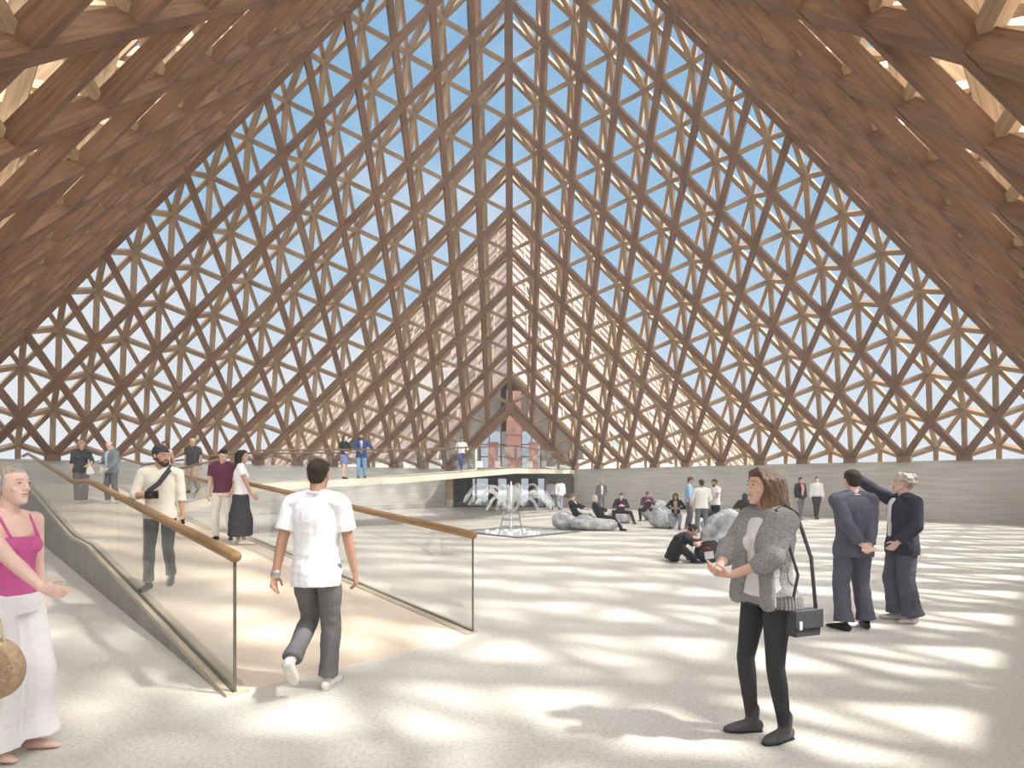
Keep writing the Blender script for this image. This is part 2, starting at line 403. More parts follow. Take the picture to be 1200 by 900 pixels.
for x in (-2.7, -1.9, -.85, 1.0, 1.9, 2.7): h.cub(XC + x - .05, yb - .1, 3, XC + x + .05, yb, 6.3)
for z in (4.0, 5.1): h.cub(XC - 2.7, yb - .1, z - .05, XC + 2.7, yb, z + .05)
h.build('window_bars', DARKM, w2)
h = MB(); h.cub(XC - 2.7, yb + .1, 3, XC - .85, yb + .14, 6.3); h.cub(XC + 1.0, yb + .1, 3, XC + 2.7, yb + .14, 6.3)
h.build('glass_pane', GLASS2, w2)
def column(x0, x1, y, top, label, caps):
    cx = (x0 + x1) / 2; w = x1 - x0
    o = empty('copper_column', (cx, y, 0)); tag(o, label, 'column')
    MB().cub(x0, y - w / 2, 0, x1, y + w / 2, top).build('shaft', COPPER, o)
    c = MB()
    for z in caps: c.cub(x0 - .05, y - w / 2 - .05, z, x1 + .05, y + w / 2 + .05, z + .10)
    c.build('seam_band', mat('dark copper band', (0.22, 0.12, 0.10), 0.5, 0.2), o)
    return o
column(-.42, .70, 41.5, 8.6, 'tall wide reddish copper column in the middle behind the portal gable', (3.6, 5.3, 2.3))
column(-1.92, -1.12, 44, 4.9, 'short reddish column standing left of the tall copper column behind the portal', (4.85, 2.4))
column(1.40, 2.1, 44, 4.9, 'short reddish column standing right of the tall copper column behind the portal', (4.85, 2.4))
for x, lab in ((-2.62, 'thin pale post left of the columns behind the portal glass'), (-3.2, 'thin dark post furthest left behind the portal glass')):
    o = empty('slender_post', (x, 39.4, 0)); tag(o, lab, 'post')
    MB().tube([(x, 39.4, 0), (x, 39.4, 4.2)], .07, 10).build('shaft', PALE if 'pale' in lab else DARKM, o)
    MB().cub(x - .14, 39.26, 0, x + .14, 39.54, .06).build('foot_plate', PALE, o)
# balcony furniture on the upper floor
def cafe_chair(x, y, yaw, lab):
    o = empty('cafe_chair', (x, y, 2.34)); tag(o, lab, 'chair', 'chairs on the upper floor behind the portal')
    c, s = math.cos(yaw), math.sin(yaw)
    def q(a, b, z): return (x + a * c - b * s, y + a * s + b * c, 2.34 + z)
    MB().box(q(0, -.22, .46), q(0, .22, .46), (0, 0, 1), .44, .04).build('seat', PALE, o)
    MB().box(q(0, .22, .5), q(0, .27, .92), (c * 0 - s, c, 0), .42, .03).build('backrest', PALE, o)
    for a in (-.19, .19):
        for b in (-.19, .19): MB().tube([q(a, b, 0), q(a, b, .45)], .018, 6).build('leg', DARKM, o)
for i, (x, yaw) in enumerate(((-2.3, .3), (-1.0, 2.9), (1.2, -.4), (2.5, 2.4))):
    cafe_chair(x, 39.8 + .3 * (i % 2), yaw, ['pale chair left of the pale post on the upper floor', 'pale chair between the short left and tall columns', 'pale chair just right of the tall copper column', 'pale chair furthest right on the upper floor'][i])

# ------------------------------------------------------------------ neighbouring pyramid seen through the lattice
PINK = mat('pale pink roof panel', (0.27, 0.200, 0.195), 0.7, var=0.18, scale=0.5)
CREAM = mat('cream batten', (0.26, 0.19, 0.14), 0.7)
def neighbour():
    cy, top, zb = 68.0, 35.0, 3.4; hd = 31.0; n = 22; m = hd / n; hz = (top - zb) / n
    root = empty('glazed_pyramid', (XC, cy, 0))
    tag(root, 'pale pink panelled pyramid roof beyond the timber lattice', 'pyramid building')
    A = V((XC, cy, top)); rng = random.Random(4)
    for sx in (-1, 1):
        Ea = V((0, -m, -hz)); Eb = V((sx * m, 0, -hz)); nn = Ea.cross(Eb).normalized()
        if nn.z < 0: nn = -nn
        pan = MB(); bat = MB(); dark = MB()
        P = lambda a, b: A + Ea * a + Eb * b
        for a in range(n):
            for b in range(n - a):
                if a >= n - 5 and b < 4: continue
                if rng.random() < .12: continue
                lo = .06; L = a + b + 1 < n
                off = nn * rng.uniform(-.04, .12)
                g0, g1 = .06, .94 - (.25 if rng.random() < .3 else 0)
                poly = [P(a + g0, b + .03), P(a + g1, b + .03), P(a + g1, b + .97), P(a + g0, b + .97)] if L else [P(a + g0, b + .03), P(a + .94, b + .03), P(a + g0, b + .9)]
                pan.prism([p + off for p in poly], nn * .06)
        for k in range(n):
            bat.box(P(0, k), P(n - 5 if k < 4 else n - k, k), nn, .16, .2, off=.2)
            if k <= n - 5: bat.box(P(k, 0), P(k, n - k), nn, .22, .26, off=.22)
            if k < n - 5: dark.box(P(k + .5, 0), P(k + .5, n - k - .5), nn, .10, .12, off=-.3)
            dark.box(P(0, k + .5), P(n - 5 if k < 4 else n - k - .5, k + .5), nn, .10, .12, off=-.3)
        pan.build('roof_panels', PINK, root); bat.build('batten_grid', CREAM, root); dark.build('inner_frame', WOOD2, root)
    b = MB()
    for e in (V((0, -hd, zb - top)), V((-hd, 0, zb - top)), V((hd, 0, zb - top))): b.box(A, A + e * (.93 if e.x else (n - 5) / n), V((e.x, e.y, 0)).normalized() + V((0, 0, 1)), .4, .5, off=.3)
    b.build('ridge_cap', CREAM, root)
    for sx in (-1, 1):   # the plinth it stands on
        MB().box((XC + sx * 5, cy - hd + 4, zb / 2), (XC + sx * hd, cy, zb / 2), (0, 0, 1), .5, zb).build('plinth_wall', CONC, root)
neighbour()

# ------------------------------------------------------------------ ramp, bridge and their guards
U = V((-.70711, .70711, 0)); W = V((.70711, .70711, 0)); L0 = V((-2.15, 4.22, 0)); WR = 2.44
def zr(t): return .084 * t if t < 7 else (.588 if t < 9.1 else (.588 + .086 * (t - 9.1) if t < 20.8 else 1.594))
def RP(t, w, dz=0): p = L0 + U * t + W * w; p.z = zr(t) + dz; return p
PEACH = mat('warm pale ramp floor', (0.80, 0.68, 0.55), 0.35, var=0.08, scale=1.2)
rp = empty('ramp', L0); tag(rp, 'long straight concrete ramp climbing from the floor to the back left', 'ramp', kind='structure')
TS = [0, 7, 9.1, 20.8, 23.2]
deck = MB(); side = MB(); kerb = MB()
for a, b in zip(TS, TS[1:]):
    p = [RP(a, .1), RP(a, WR - .1), RP(b, WR - .1), RP(b, .1)]
    deck.v += [x + V((0, 0, .012)) for x in p] + [V((x.x, x.y, min(x.z, 0) - .02)) for x in p]
    k = len(deck.v) - 8
    for q in ((0, 1, 2, 3), (7, 6, 5, 4), (0, 4, 5, 1), (1, 5, 6, 2), (2, 6, 7, 3), (3, 7, 4, 0)): deck.f.append(tuple(k + i for i in q)); deck.uv.append([(0, 0)] * 4)
    for w0, w1 in ((-.06, .1), (WR - .1, WR + .06)):
        p = [RP(a, w0), RP(a, w1), RP(b, w1), RP(b, w0)]
        side.v += [x + V((0, 0, -.02)) for x in p] + [V((x.x, x.y, -.02)) for x in p]
        k = len(side.v) - 8
        for q in ((0, 1, 2, 3), (7, 6, 5, 4), (0, 4, 5, 1), (1, 5, 6, 2), (2, 6, 7, 3), (3, 7, 4, 0)): side.f.append(tuple(k + i for i in q)); side.uv.append([(0, 0)] * 4)
        kerb.box((p[0] + p[1]) / 2, (p[2] + p[3]) / 2, (0, 0, 1), .17, .05, off=.0)
deck.build('ramp_floor', PEACH, rp); side.build('side_wall', mat('grey ramp side', (0.33, 0.32, 0.30), .8, var=.12, scale=1.5), rp); kerb.build('edge_strip', mat('tan edge strip', (0.50, 0.44, 0.34), .6, var=.1, scale=2), rp)

def guard(label, pts, r, hh, pn, post=None, group=None, railmat=RAILW):
    """a glass guard along a line of deck points"""
    o = empty('balustrade', pts[0]); tag(o, label, 'balustrade', group)
    up = V((0, 0, hh)); MB().tube([V(p) + up for p in pts], r, 18 if r > .04 else 8).build('handrail', railmat, o, smooth=True)
    for a, b in zip(pts, pts[1:]):
        a = V(a); b = V(b); L = (b - a).length; n = max(1, round(L / pn))
        for i in range(n):
            p = a.lerp(b, i / n) + (b - a).normalized() * .006; q = a.lerp(b, (i + 1) / n) - (b - a).normalized() * .006
            s = (b - a).cross(V((0, 0, 1))).normalized() * .008
            m = MB(); m.prism([p - s, q - s, q - s + up, p - s + up], s * 2); m.build('glass_panel', GLASS, o)
            if i == 0 and (a - V(pts[0])).length < .01:
                MB().box(p, p + up, (b - a), .022, .008).build('glass_edge', EDGE, o)
    ch = MB()
    for a, b in zip(pts, pts[1:]): ch.box(V(a) + V((0, 0, .01)), V(b) + V((0, 0, .01)), (0, 0, 1), .03, .03)
    ch.build('base_channel', EDGE, o)
    return o
guard('glass guard with round timber handrail along the left edge of the ramp', [RP(t, .0, .01) for t in TS], .047, 1.07, 2.2)
guard('glass guard with round timber handrail on the right edge of the lower ramp', [RP(0, WR, .01), RP(7, WR), RP(9.1, WR), RP(12.9, WR)], .045, 1.07, 2.2)
guard('short glass guard at the right edge of the upper ramp beyond the bridge', [RP(16.1, WR), RP(20.8, WR), RP(23.2, WR)], .045, 1.07, 2.2)
# bridge deck
BS = [(0, 1.08), (2.55, 1.62), (5.33, 1.76), (7.7, 1.86), (13.79, 2.30)]
B0 = RP(13.0, WR); B1 = RP(15.9, WR); B0.z = B1.z = 0
near = [B0 + W * s + V((0, 0, z)) for s, z in BS]; far = [B1 + W * (s) + V((0, 0, z + .05 if s == 0 else z)) for s, z in BS]
near[0].z = zr(13.0) + .0; far[0].z = zr(15.9)
near.append(V((XC + 4.35, YP - .1, 2.50))); far.append(V((XC - 4.1, YP - .1, 2.42)))
br = empty('footbridge', near[0]); tag(br, 'slim pale footbridge rising from the ramp to the portal along the left wall', 'bridge', kind='structure')
d = MB(); e = MB()
for i in range(len(near) - 1):
    p = [near[i], near[i + 1], far[i + 1], far[i]]
    k = len(d.v); d.v += [V(x) for x in p] + [V(x) - V((0, 0, .14)) for x in p]
    for q in ((0, 1, 2, 3), (7, 6, 5, 4), (0, 4, 5, 1), (1, 5, 6, 2), (2, 6, 7, 3), (3, 7, 4, 0)): d.f.append(tuple(k + j for j in q)); d.uv.append([(0, 0)] * 4)
    e.box(near[i], near[i + 1], (0, 0, 1), .08, .24, off=-.1); e.box(far[i], far[i + 1], (0, 0, 1), .08, .24, off=-.1)
d.build('deck', mat('bridge deck', (0.55, 0.50, 0.42), .6), br); e.build('edge_beam', mat('cream edge beam', (0.72, 0.66, 0.54), .55, var=.06, scale=3), br)
DRAIL = mat('dark bronze handrail', (0.16, 0.10, 0.06), 0.4)
guard('glass guard with thin dark handrail on the near side of the footbridge', near[:5] + [near[5]], .03, 1.05, 2.4, railmat=DRAIL)
guard('glass guard with thin dark handrail on the far side of the footbridge', far[:5] + [far[5]], .03, 1.05, 2.4, railmat=DRAIL)

# ------------------------------------------------------------------ pool and fountain
PC = V((0.22, 18.3, 0)); PH = 2.05
pool = empty('pool', PC); tag(pool, 'shallow square pool set cornerwise in the floor under the fountain', 'pool')
cs = [PC + V(v) * PH for v in ((-1, 0, 0), (0, -1, 0), (1, 0, 0), (0, 1, 0))]
m = MB()
for a, b in zip(cs, cs[1:] + cs[:1]): m.box(a + V((0, 0, .02)), b + V((0, 0, .02)), (0, 0, 1), .07, .04, ext=.03)
m.build('rim', mat('dark pool rim', (0.16, 0.15, 0.14), .5), pool)
WATER = bpy.data.materials.new('pool water'); WATER.use_nodes = True
wb = WATER.node_tree.nodes['Principled BSDF']; wb.inputs['Base Color'].default_value = (0.78, 0.80, 0.78, 1); wb.inputs['Roughness'].default_value = 0.12
wn = WATER.node_tree.nodes.new('ShaderNodeTexNoise'); wn.inputs['Scale'].default_value = 9; wbp = WATER.node_tree.nodes.new('ShaderNodeBump'); wbp.inputs['Strength'].default_value = 0.35; wbp.inputs['Distance'].default_value = .03
WATER.node_tree.links.new(wn.outputs['Fac'], wbp.inputs['Height']); WATER.node_tree.links.new(wbp.outputs[0], wb.inputs['Normal'])
m = MB(); m.prism([c.lerp(PC, .02) for c in cs], (0, 0, .018)); m.build('water_surface', WATER, pool)
SPRAY = bpy.data.materials.new('white spray'); SPRAY.use_nodes = True; t = SPRAY.node_tree; t.nodes.clear()
o_ = t.nodes.new('ShaderNodeOutputMaterial'); mx_ = t.nodes.new('ShaderNodeMixShader'); tr_ = t.nodes.new('ShaderNodeBsdfTransparent'); df_ = t.nodes.new('ShaderNodeBsdfDiffuse'); df_.inputs[0].default_value = (.97, .98, 1, 1)
tl_ = t.nodes.new('ShaderNodeBsdfTranslucent'); tl_.inputs[0].default_value = (.97, .98, 1, 1); ms_ = t.nodes.new('ShaderNodeMixShader'); ms_.inputs[0].default_value = .5
uv_ = t.nodes.new('ShaderNodeUVMap'); mp_ = t.nodes.new('ShaderNodeMapping'); mp_.inputs['Scale'].default_value = (2.5, 22, 1); nz_ = t.nodes.new('ShaderNodeTexNoise'); nz_.inputs['Scale'].default_value = 1.2; nz_.inputs['Detail'].default_value = 6
rp_ = ramp(t, [(.46, (0, 0, 0)), (.68, (.8, .8, .8))])
t.links.new(uv_.outputs[0], mp_.inputs[0]); t.links.new(mp_.outputs[0], nz_.inputs['Vector']); t.links.new(nz_.outputs['Fac'], rp_.inputs[0]); t.links.new(rp_.outputs[0], mx_.inputs[0])
t.links.new(df_.outputs[0], ms_.inputs[1]); t.links.new(tl_.outputs[0], ms_.inputs[2]); t.links.new(tr_.outputs[0], mx_.inputs[1]); t.links.new(ms_.outputs[0], mx_.inputs[2]); t.links.new(mx_.outputs[0], o_.inputs[0])
fo = empty('fountain', PC + V((-.25, -.4, 0))); FC = PC + V((-.25, -.4, 0))
tag(fo, 'white water fountain with a tall central jet and arching side jets', 'fountain')
st = MB()
for sx, sy in ((-1, -1), (1, -1), (1, 1), (-1, 1)): st.box(FC + V((sx * .38, sy * .38, 0)), FC + V((sx * .24, sy * .24, .72)), (0, 1, 0), .04, .04)
for z, w in ((.2, .34), (.45, .29), (.7, .245)):
    for a, b in (((-1, -1), (1, -1)), ((1, -1), (1, 1)), ((1, 1), (-1, 1)), ((-1, 1), (-1, -1))): st.box(FC + V((a[0] * w, a[1] * w, z)), FC + V((b[0] * w, b[1] * w, z)), (0, 0, 1), .025, .03)
st.build('nozzle_stand', mat('grey steel', (.28, .28, .27), .4, .6), fo)
MB().tube([FC + V((0, 0, z)) for z in (.0, .4, .8, 1.2, 1.45, 1.58)], [.10, .07, .08, .12, .10, .04], 10).build('central_jet', SPRAY, fo, smooth=True)
MB().tube([FC + V((0, 0, z)) for z in (.0, .5, .9, 1.3, 1.7)], [.03, .03, .035, .04, .012], 8).build('central_jet', mat('white water', (.95, .97, 1), .3), fo, smooth=True)
rg = random.Random(3)
for k in range(34):
    an = (k + .5) / 34 * 2 * PI + rg.uniform(-.1, .1); R = rg.uniform(.95, 1.6); H = rg.uniform(1.15, 1.62)
    if abs(math.sin(an)) > .75: R *= .6
    pts = [FC + V((math.cos(an) * R * u, math.sin(an) * R * u * .8, .55 + (H - .55) * (1 - (1 - u * 1.55) ** 2) if u < .65 else .55 + (H - .55) * (1 - ((u - .645) * 1.55) ** 2) - (u - .65) ** 2 * 1.2)) for u in [i / 12 for i in range(13)]]
    MB().tube(pts, [.012 + .055 * (i / 12) ** 1.2 for i in range(13)], 7, ry=[.010 + .05 * i / 12 for i in range(13)]).build('water_jet', SPRAY, fo, smooth=True)
fm = MB()
for k in range(46):
    an = rg.uniform(0, 2 * PI); R = rg.uniform(.1, 1.0); s = rg.uniform(.03, .085); fm.ball(FC + V((math.cos(an) * R, math.sin(an) * R * .8, .03)), (s * 1.5, s * 1.5, s), 8, 5)
tag(fm.build('splash_foam', mat('foam', (.93, .95, .96), .6), fo, smooth=True), kind='stuff')

# ------------------------------------------------------------------ people
# A figure is laid out standing 1.75 m tall, facing -Y, its own right hand towards -X, then scaled, turned and moved.
def skin(name, c): return mat('skin ' + name, c, .55, spec=.25, var=.05, scale=12)
SK = {'fair': skin('fair', (.72, .46, .36)), 'pink': skin('pink', (.80, .55, .47)), 'tan': skin('tan', (.50, .29, .20)), 'brown': skin('brown', (.36, .20, .13))}
def cloth(name, c, var=.10, bump=.35, bs=14, rough=.85): return mat(name, c, rough, spec=.15, var=var, scale=5, bump=bump, bscale=bs)
EYEW = mat('eye white', (.55, .52, .50), .4); EYED = mat('dark iris', (.05, .035, .03), .25); LIPM = mat('lip', (.55, .25, .22), .5); LENSM = mat('dark glasses', (.03, .03, .03), .2)
FOLD = bpy.data.textures.new('cloth folds', 'CLOUDS'); FOLD.noise_scale = .11; FOLD.noise_depth = 2
FOLD2 = bpy.data.textures.new('crumple', 'CLOUDS'); FOLD2.noise_scale = .22; FOLD2.noise_depth = 2
KNIT = bpy.data.textures.new('knit', 'CLOUDS'); KNIT.noise_scale = .025; KNIT.noise_depth = 1
def sm(o, voxel, it=4, disp=0.0, tex=None):
    m = o.modifiers.new('r', 'REMESH'); m.mode = 'VOXEL'; m.voxel_size = voxel; m.use_smooth_shade = True
    if it: k = o.modifiers.new('s', 'SMOOTH'); k.factor = .5; k.iterations = it
    if disp: k = o.modifiers.new('d', 'DISPLACE'); k.texture = tex or FOLD; k.strength = disp; k.mid_level = .5; k.texture_coords = 'LOCAL'
    return o
def ik(a, b, l1, l2, pole):
    """joint between a and b, bent towards pole"""
    a = V(a); b = V(b); d = b - a; L = min(d.length, (l1 + l2) * .999); u = d.normalized(); b = a + u * L
    x = (l1 * l1 - l2 * l2 + L * L) / (2 * L); h = math.sqrt(max(0, l1 * l1 - x * x))
    p = V(pole); p = (p - u * p.dot(u)).normalized()
    return a + u * x + p * h, b
class Fig:
    def __init__(s, label, loc, h, yaw=0, sex='m', sk='fair', lean=0, bend=None, pz=.955, px=0, py=0, feet=None, hands=None, head=(0, 0), build=1.0, voxel=.011, near=False, group=None, tilt=0, curl=(.5, .5)):
        s.k = h / 1.75; s.loc = V(loc); s.yaw = math.radians(yaw); s.sex = sex; s.near = near; s.vx = voxel; s.b = build; s.curl = curl
        s.R = Matrix.Rotation(s.yaw, 3, 'Z')
        f = sex == 'f'
        # spine: lean in degrees forward, bend = extra from waist up
        bend = lean if bend is None else bend
        s.P = V((px, py, pz)); s.sp = {}
        z = .80; p = V((0, 0, 0)); zs = []; 
        def ang(z): return math.radians(lean + (bend - lean) * max(0, min(1, (z - .98) / .30)))
        for i in range(90):
            zs.append((z, p.copy(), ang(z))); a = ang(z); p = p + V((math.sin(math.radians(tilt)) * .01, -math.sin(a) * .01, math.cos(a) * .01)); z += .01
        base = zs[15][1]
        s.sp = [(z, q - base + s.P, a) for z, q, a in zs]
        s.shw = (.165 if f else .190) * (1 if build < 1.05 else 1.03); s.hw = .092
        S, a = s.S(1.425)
        s.sh = {-1: S + V((-s.shw, 0.005, 0)), 1: S + V((s.shw, 0.005, 0))}
        Hh, _ = s.S(.915)
        s.hip = {-1: Hh + V((-s.hw, 0, 0)), 1: Hh + V((s.hw, 0, 0))}
        feet = feet or [((-.11, 0, 0), 10), ((.11, 0, 0), 10)]
        s.foot = {}; s.kn = {}; s.an = {}
        for side, ft in zip((-1, 1), feet):
            pos, toe = ft[0], ft[1]; pole = ft[2] if len(ft) > 2 else (side * .15, -1, 0); pit = ft[3] if len(ft) > 3 else 0
            ankle = V(pos) + V((0, .02, .085 + (0.10 * math.sin(math.radians(pit)) if pit else 0)))
            s.kn[side], s.an[side] = ik(s.hip[side], ankle, .425, .415, pole)
            s.foot[side] = (toe * side, pit)
        hands = hands or [((-.25, -.03, .84), (-.3, 1, 0)), ((.25, -.03, .84), (.3, 1, 0))]
        s.el = {}; s.wr = {}; s.hd = {}; s.pn = {}
        for side, hn in zip((-1, 1), hands):
            s.el[side], s.wr[side] = ik(s.sh[side], hn[0], .285, .255, hn[1])
            s.hd[side] = V(hn[2]).normalized() if len(hn) > 2 and hn[2] else (s.wr[side] - s.el[side]).normalized()
            s.pn[side] = V(hn[3]).normalized() if len(hn) > 3 else V((-side, .15, 0))
        N0, a = s.S(1.49); hy, hp = head
        s.HR = Matrix.Rotation(math.radians(hy), 3, 'Z') @ Matrix.Rotation(math.radians(hp) + a * .6, 3, 'X')
        s.neck = N0; s.HC = N0 + Matrix.Rotation(a * .8, 3, 'X') @ V((0, -.012, .07)) + s.HR @ V((0, -.012, .078))
        s.voxel = voxel
        s.root = None; s.label = label; s.group = group
        s.body()
    def S(s, z):
        i = max(0, min(len(s.sp) - 1, int(round((z - .80) / .01)))); return s.sp[i][1].copy(), s.sp[i][2]
    def w(s, p): return s.loc + s.R @ (V(p) * s.k)
    def emit(s, mb, name, m, voxel=None, it=4, disp=0, tex=None, smooth=True, parent=True, flat=False):
        mb.v = [s.R @ (v * s.k) for v in mb.v]
        o = mb.build(name, m, smooth=smooth); o.location = s.loc
        if s.root is None and parent: s.root = o
        elif parent: o.parent = s.root; o.matrix_parent_inverse = Matrix.Translation(s.loc).inverted()
        if not flat: sm(o, (voxel or s.voxel) * 1.0, it, disp, tex)
        return o
    def torso(s, mb, z0, z1, inf=0.0, front=0.0, shoulder=True, flare=0.0, n=20, back=0.0, belly=0.0):
        f = s.sex == 'f'
        prof = ([(.80, .14, .10), (.86, .165, .112), (.92, .172, .115), (.98, .160, .108), (1.04, .140, .098), (1.10, .126, .090), (1.16, .130, .092), (1.22, .140, .102), (1.29, .150, .118), (1.34, .152, .110), (1.39, .150, .092), (1.43, .130, .075), (1.465, .075, .06)]
                if f else [(.80, .145, .105), (.86, .160, .112), (.92, .166, .115), (.98, .160, .110), (1.04, .152, .106), (1.10, .150, .104), (1.16, .154, .107), (1.22, .162, .112), (1.29, .172, .119), (1.35, .175, .116), (1.40, .168, .100), (1.44, .140, .080), (1.475, .080, .062)])
        P = []; X = []; Y = []
        def at(z):
            for a, b in zip(prof, prof[1:]):
                if z <= b[0]: t = max(0, (z - a[0]) / (b[0] - a[0])); return a[1] + (b[1] - a[1]) * t, a[2] + (b[2] - a[2]) * t
            return prof[-1][1:]
        z = z0
        while z <= z1 + 1e-6:
            x, y = at(z); q, a = s.S(z)
            if z < 1.0: x += flare * (1.0 - z); y += flare * .5 * (1.0 - z)
            bl = belly * math.exp(-((z - 1.06) / .10) ** 2)
            P.append(q + Matrix.Rotation(a, 3, 'X') @ V((0, back - front - bl * .5, 0))); X.append((x * s.b + inf)); Y.append((y * s.b + inf + bl * .5)); z += .03
        mb.tube(P, X, n, ry=Y, side=(1, 0, 0), cap=False)
        if f and z1 > 1.3:
            for sd in (-1, 1): q, a = s.S(1.275); mb.ball(q + Matrix.Rotation(a, 3, 'X') @ V((sd * .068, -.075 - front, 0)), (.058 + inf, .055 + inf, .055 + inf), 12, 8)
        if shoulder and z1 > 1.4:
            for sd in (-1, 1):
                mb.tube([s.sh[sd] * .30 + s.S(1.46)[0] * .70, s.sh[sd] + V((-sd * .01, 0, -.005))], [.06 + inf, .058 + inf], 12)
    def arm(s, mb, sd, frac=2.0, inf=0.0, cuff=0.0):
        k = .92 if s.sex == 'f' else 1.0; k *= s.b
        A, B, C = s.sh[sd], s.el[sd], s.wr[sd]
        n = max(.05, min(1, frac)); e = A.lerp(B, n)
        r = [.056 * k + inf, .050 * k + inf, .044 * k + inf * 1.05]
        if frac < 1: mb.tube([A, A.lerp(B, n * .5), e], [r[0], .052 * k + inf * 1.2, .047 * k + inf * 1.5 + cuff], 12, cap=False); return
        mb.tube([A, A.lerp(B, .5), B], [r[0], .048 * k + inf, .041 * k + inf], 12)
        g = min(1, frac - 1); mb.ball(B, .040 * k + inf, 10, 7)
        if g > .02: mb.tube([B, B.lerp(C, g * .35), B.lerp(C, g)], [.041 * k + inf, .040 * k + inf, (.040 - .013 * g) * k + inf + cuff], 12, cap=False)
    def hand(s, mb, sd):
        w = s.wr[sd]; d = s.hd[sd]; pn = s.pn[sd]; pn = (pn - d * pn.dot(d)).normalized(); ac = d.cross(pn).normalized() * (-sd)   # ac: towards the thumb
        kf = .93 if s.sex == 'f' else 1
        mb.tube([w - d * .01, w + d * .03, w + d * .085 * kf], [.024, .036 * kf, .040 * kf], 10, ry=[.020, .016, .013], side=ac)
        cu = s.curl[0 if sd < 0 else 1]
        for i, (off, L) in enumerate(((.030, .070), (.010, .078), (-.011, .073), (-.030, .058))):
            p = w + d * .082 * kf + ac * off * kf; q = d.copy(); a = cu * (.55 + .12 * i); ax = d.cross(pn)
            pts = [p - d * .015]
            for seg in (.42, .33, .25): q = (Matrix.Rotation(-a, 3, ax) @ q) if True else q; pts.append(pts[-1] + q * L * kf * seg * 1.15)
            if (pts[-1] - pts[0]).dot(pn) < 0:
                q = d.copy(); pts = [p - d * .015]
                for seg in (.42, .33, .25): q = Matrix.Rotation(a, 3, ax) @ q; pts.append(pts[-1] + q * L * kf * seg * 1.15)
            mb.tube(pts, [.0098, .0092, .0085, .0068], 7)
        t0 = w + d * .025 + ac * .026; t1 = t0 + (d * .55 + ac * .65 + pn * .35).normalized() * .04; t2 = t1 + (d * .85 + ac * .25 + pn * .35).normalized() * .036
        mb.tube([t0, t1, t2], [.013, .0115, .009], 7)
    def leg(s, mb, sd, inf=0.0, g=1.0, hem=0.0, straight=0.0):
        k = s.b; H, K, A = s.hip[sd], s.kn[sd], s.an[sd]; E_ = K.lerp(A, g)
        st = straight
        mb.tube([H + V((0, 0, .02)), H.lerp(K, .3), H.lerp(K, .7), K], [.087 * k + inf, .082 * k + inf, .066 * k + inf + st * .3, .056 * k + inf + st * .5], 14)
        mb.ball(K, .056 * k + inf + st * .5, 10, 7)
        mb.tube([K, K.lerp(A, .3 * g), K.lerp(A, .7 * g), E_], [.056 * k + inf + st * .5, .057 * k + inf + st * .5, .046 * k + inf + st, .040 * k + inf + hem + st], 14, cap=False)
    def shoes(s, m, boot=False, name='shoe', sole=None, bare=False):
        for sd in (-1, 1):
            an = s.an[sd]; toe, pit = s.foot[sd]
            R = Matrix.Rotation(math.radians(toe), 3, 'Z') @ Matrix.Rotation(math.radians(pit), 3, 'X')
            q = lambda x, y, z: an + R @ V((x, y, z))
            mb = MB()
            mb.tube([q(0, .045, -.045), q(0, -.02, -.045), q(0, -.08, -.052), q(0, -.135, -.058), q(0, -.175, -.062)], [.030, .037, .042, .041, .026], 12, ry=[.040, .045, .036, .026, .018], side=R @ V((1, 0, 0)))
            if boot: mb.tube([q(0, 0, -.02), q(0, .005, .07)], [.044, .046], 12)
            else: mb.tube([q(0, .01, -.03), q(0, .005, .01)], [.038, .036], 12)
            if boot: mb.cub
            o = s.emit(mb, name, m, voxel=.008, it=2)
            if sole is not None:
                b = MB(); b.tube([q(0, .05, -.078), q(0, -.02, -.078), q(0, -.11, -.078), q(0, -.178, -.076)], [.034, .036, .043, .026], 12, ry=[.010] * 4, side=R @ V((1, 0, 0)))
                b.v = [s.R @ (v * s.k) for v in b.v]; c = b.build('sole', sole, smooth=True); c.location = s.loc; c.parent = o
                c.matrix_parent_inverse = (Matrix.Translation(s.loc)).inverted()
    def hq(s, x, y, z): return s.HC + s.HR @ V((x, y, z))
    def headmesh(s, mb):
        f = s.sex == 'f'; q = s.hq; R = s.HR
        rings = [(-.118, .016, -.076, -.040), (-.108, .032, -.086, -.015), (-.085, .046, -.090, .02), (-.055, .056, -.089, .05), (-.02, .064, -.089, .078), (.01, .069, -.090, .090), (.04, .072, -.091, .096), (.065, .070, -.084, .094), (.09, .060, -.066, .080), (.107, .042, -.040, .056), (.117, .016, -.008, .026)]
        c = []; rx = []; ry = []
        b0 = len(mb.v); n = 20
        for z, x, y0, y1 in rings:
            if f: x *= .94 if z < -.03 else .98
            for k in range(n):
                th = 2 * PI * k / n; cx = math.cos(th); sy = math.sin(th)
                mb.v.append(q(x * math.copysign(abs(cx) ** .88, cx), (y0 + y1) / 2 + (y1 - y0) / 2 * math.copysign(abs(sy) ** .92, sy), z))
        for i in range(len(rings) - 1):
            a = b0 + i * n
            for k in range(n): mb.f.append((a + k, a + (k + 1) % n, a + n + (k + 1) % n, a + n + k)); mb.uv.append([(0, 0)] * 4)
        mb.f.append(tuple(b0 + k for k in range(n))[::-1]); mb.uv.append([(0, 0)] * n)
        a = b0 + (len(rings) - 1) * n; mb.f.append(tuple(a + k for k in range(n))); mb.uv.append([(0, 0)] * n)
        mb.tube([q(0, -.086, .026), q(0, -.101, -.002), q(0, -.113, -.020)], [.006, .009, .0125] if not f else [.005, .0072, .0095], 8)         # nose
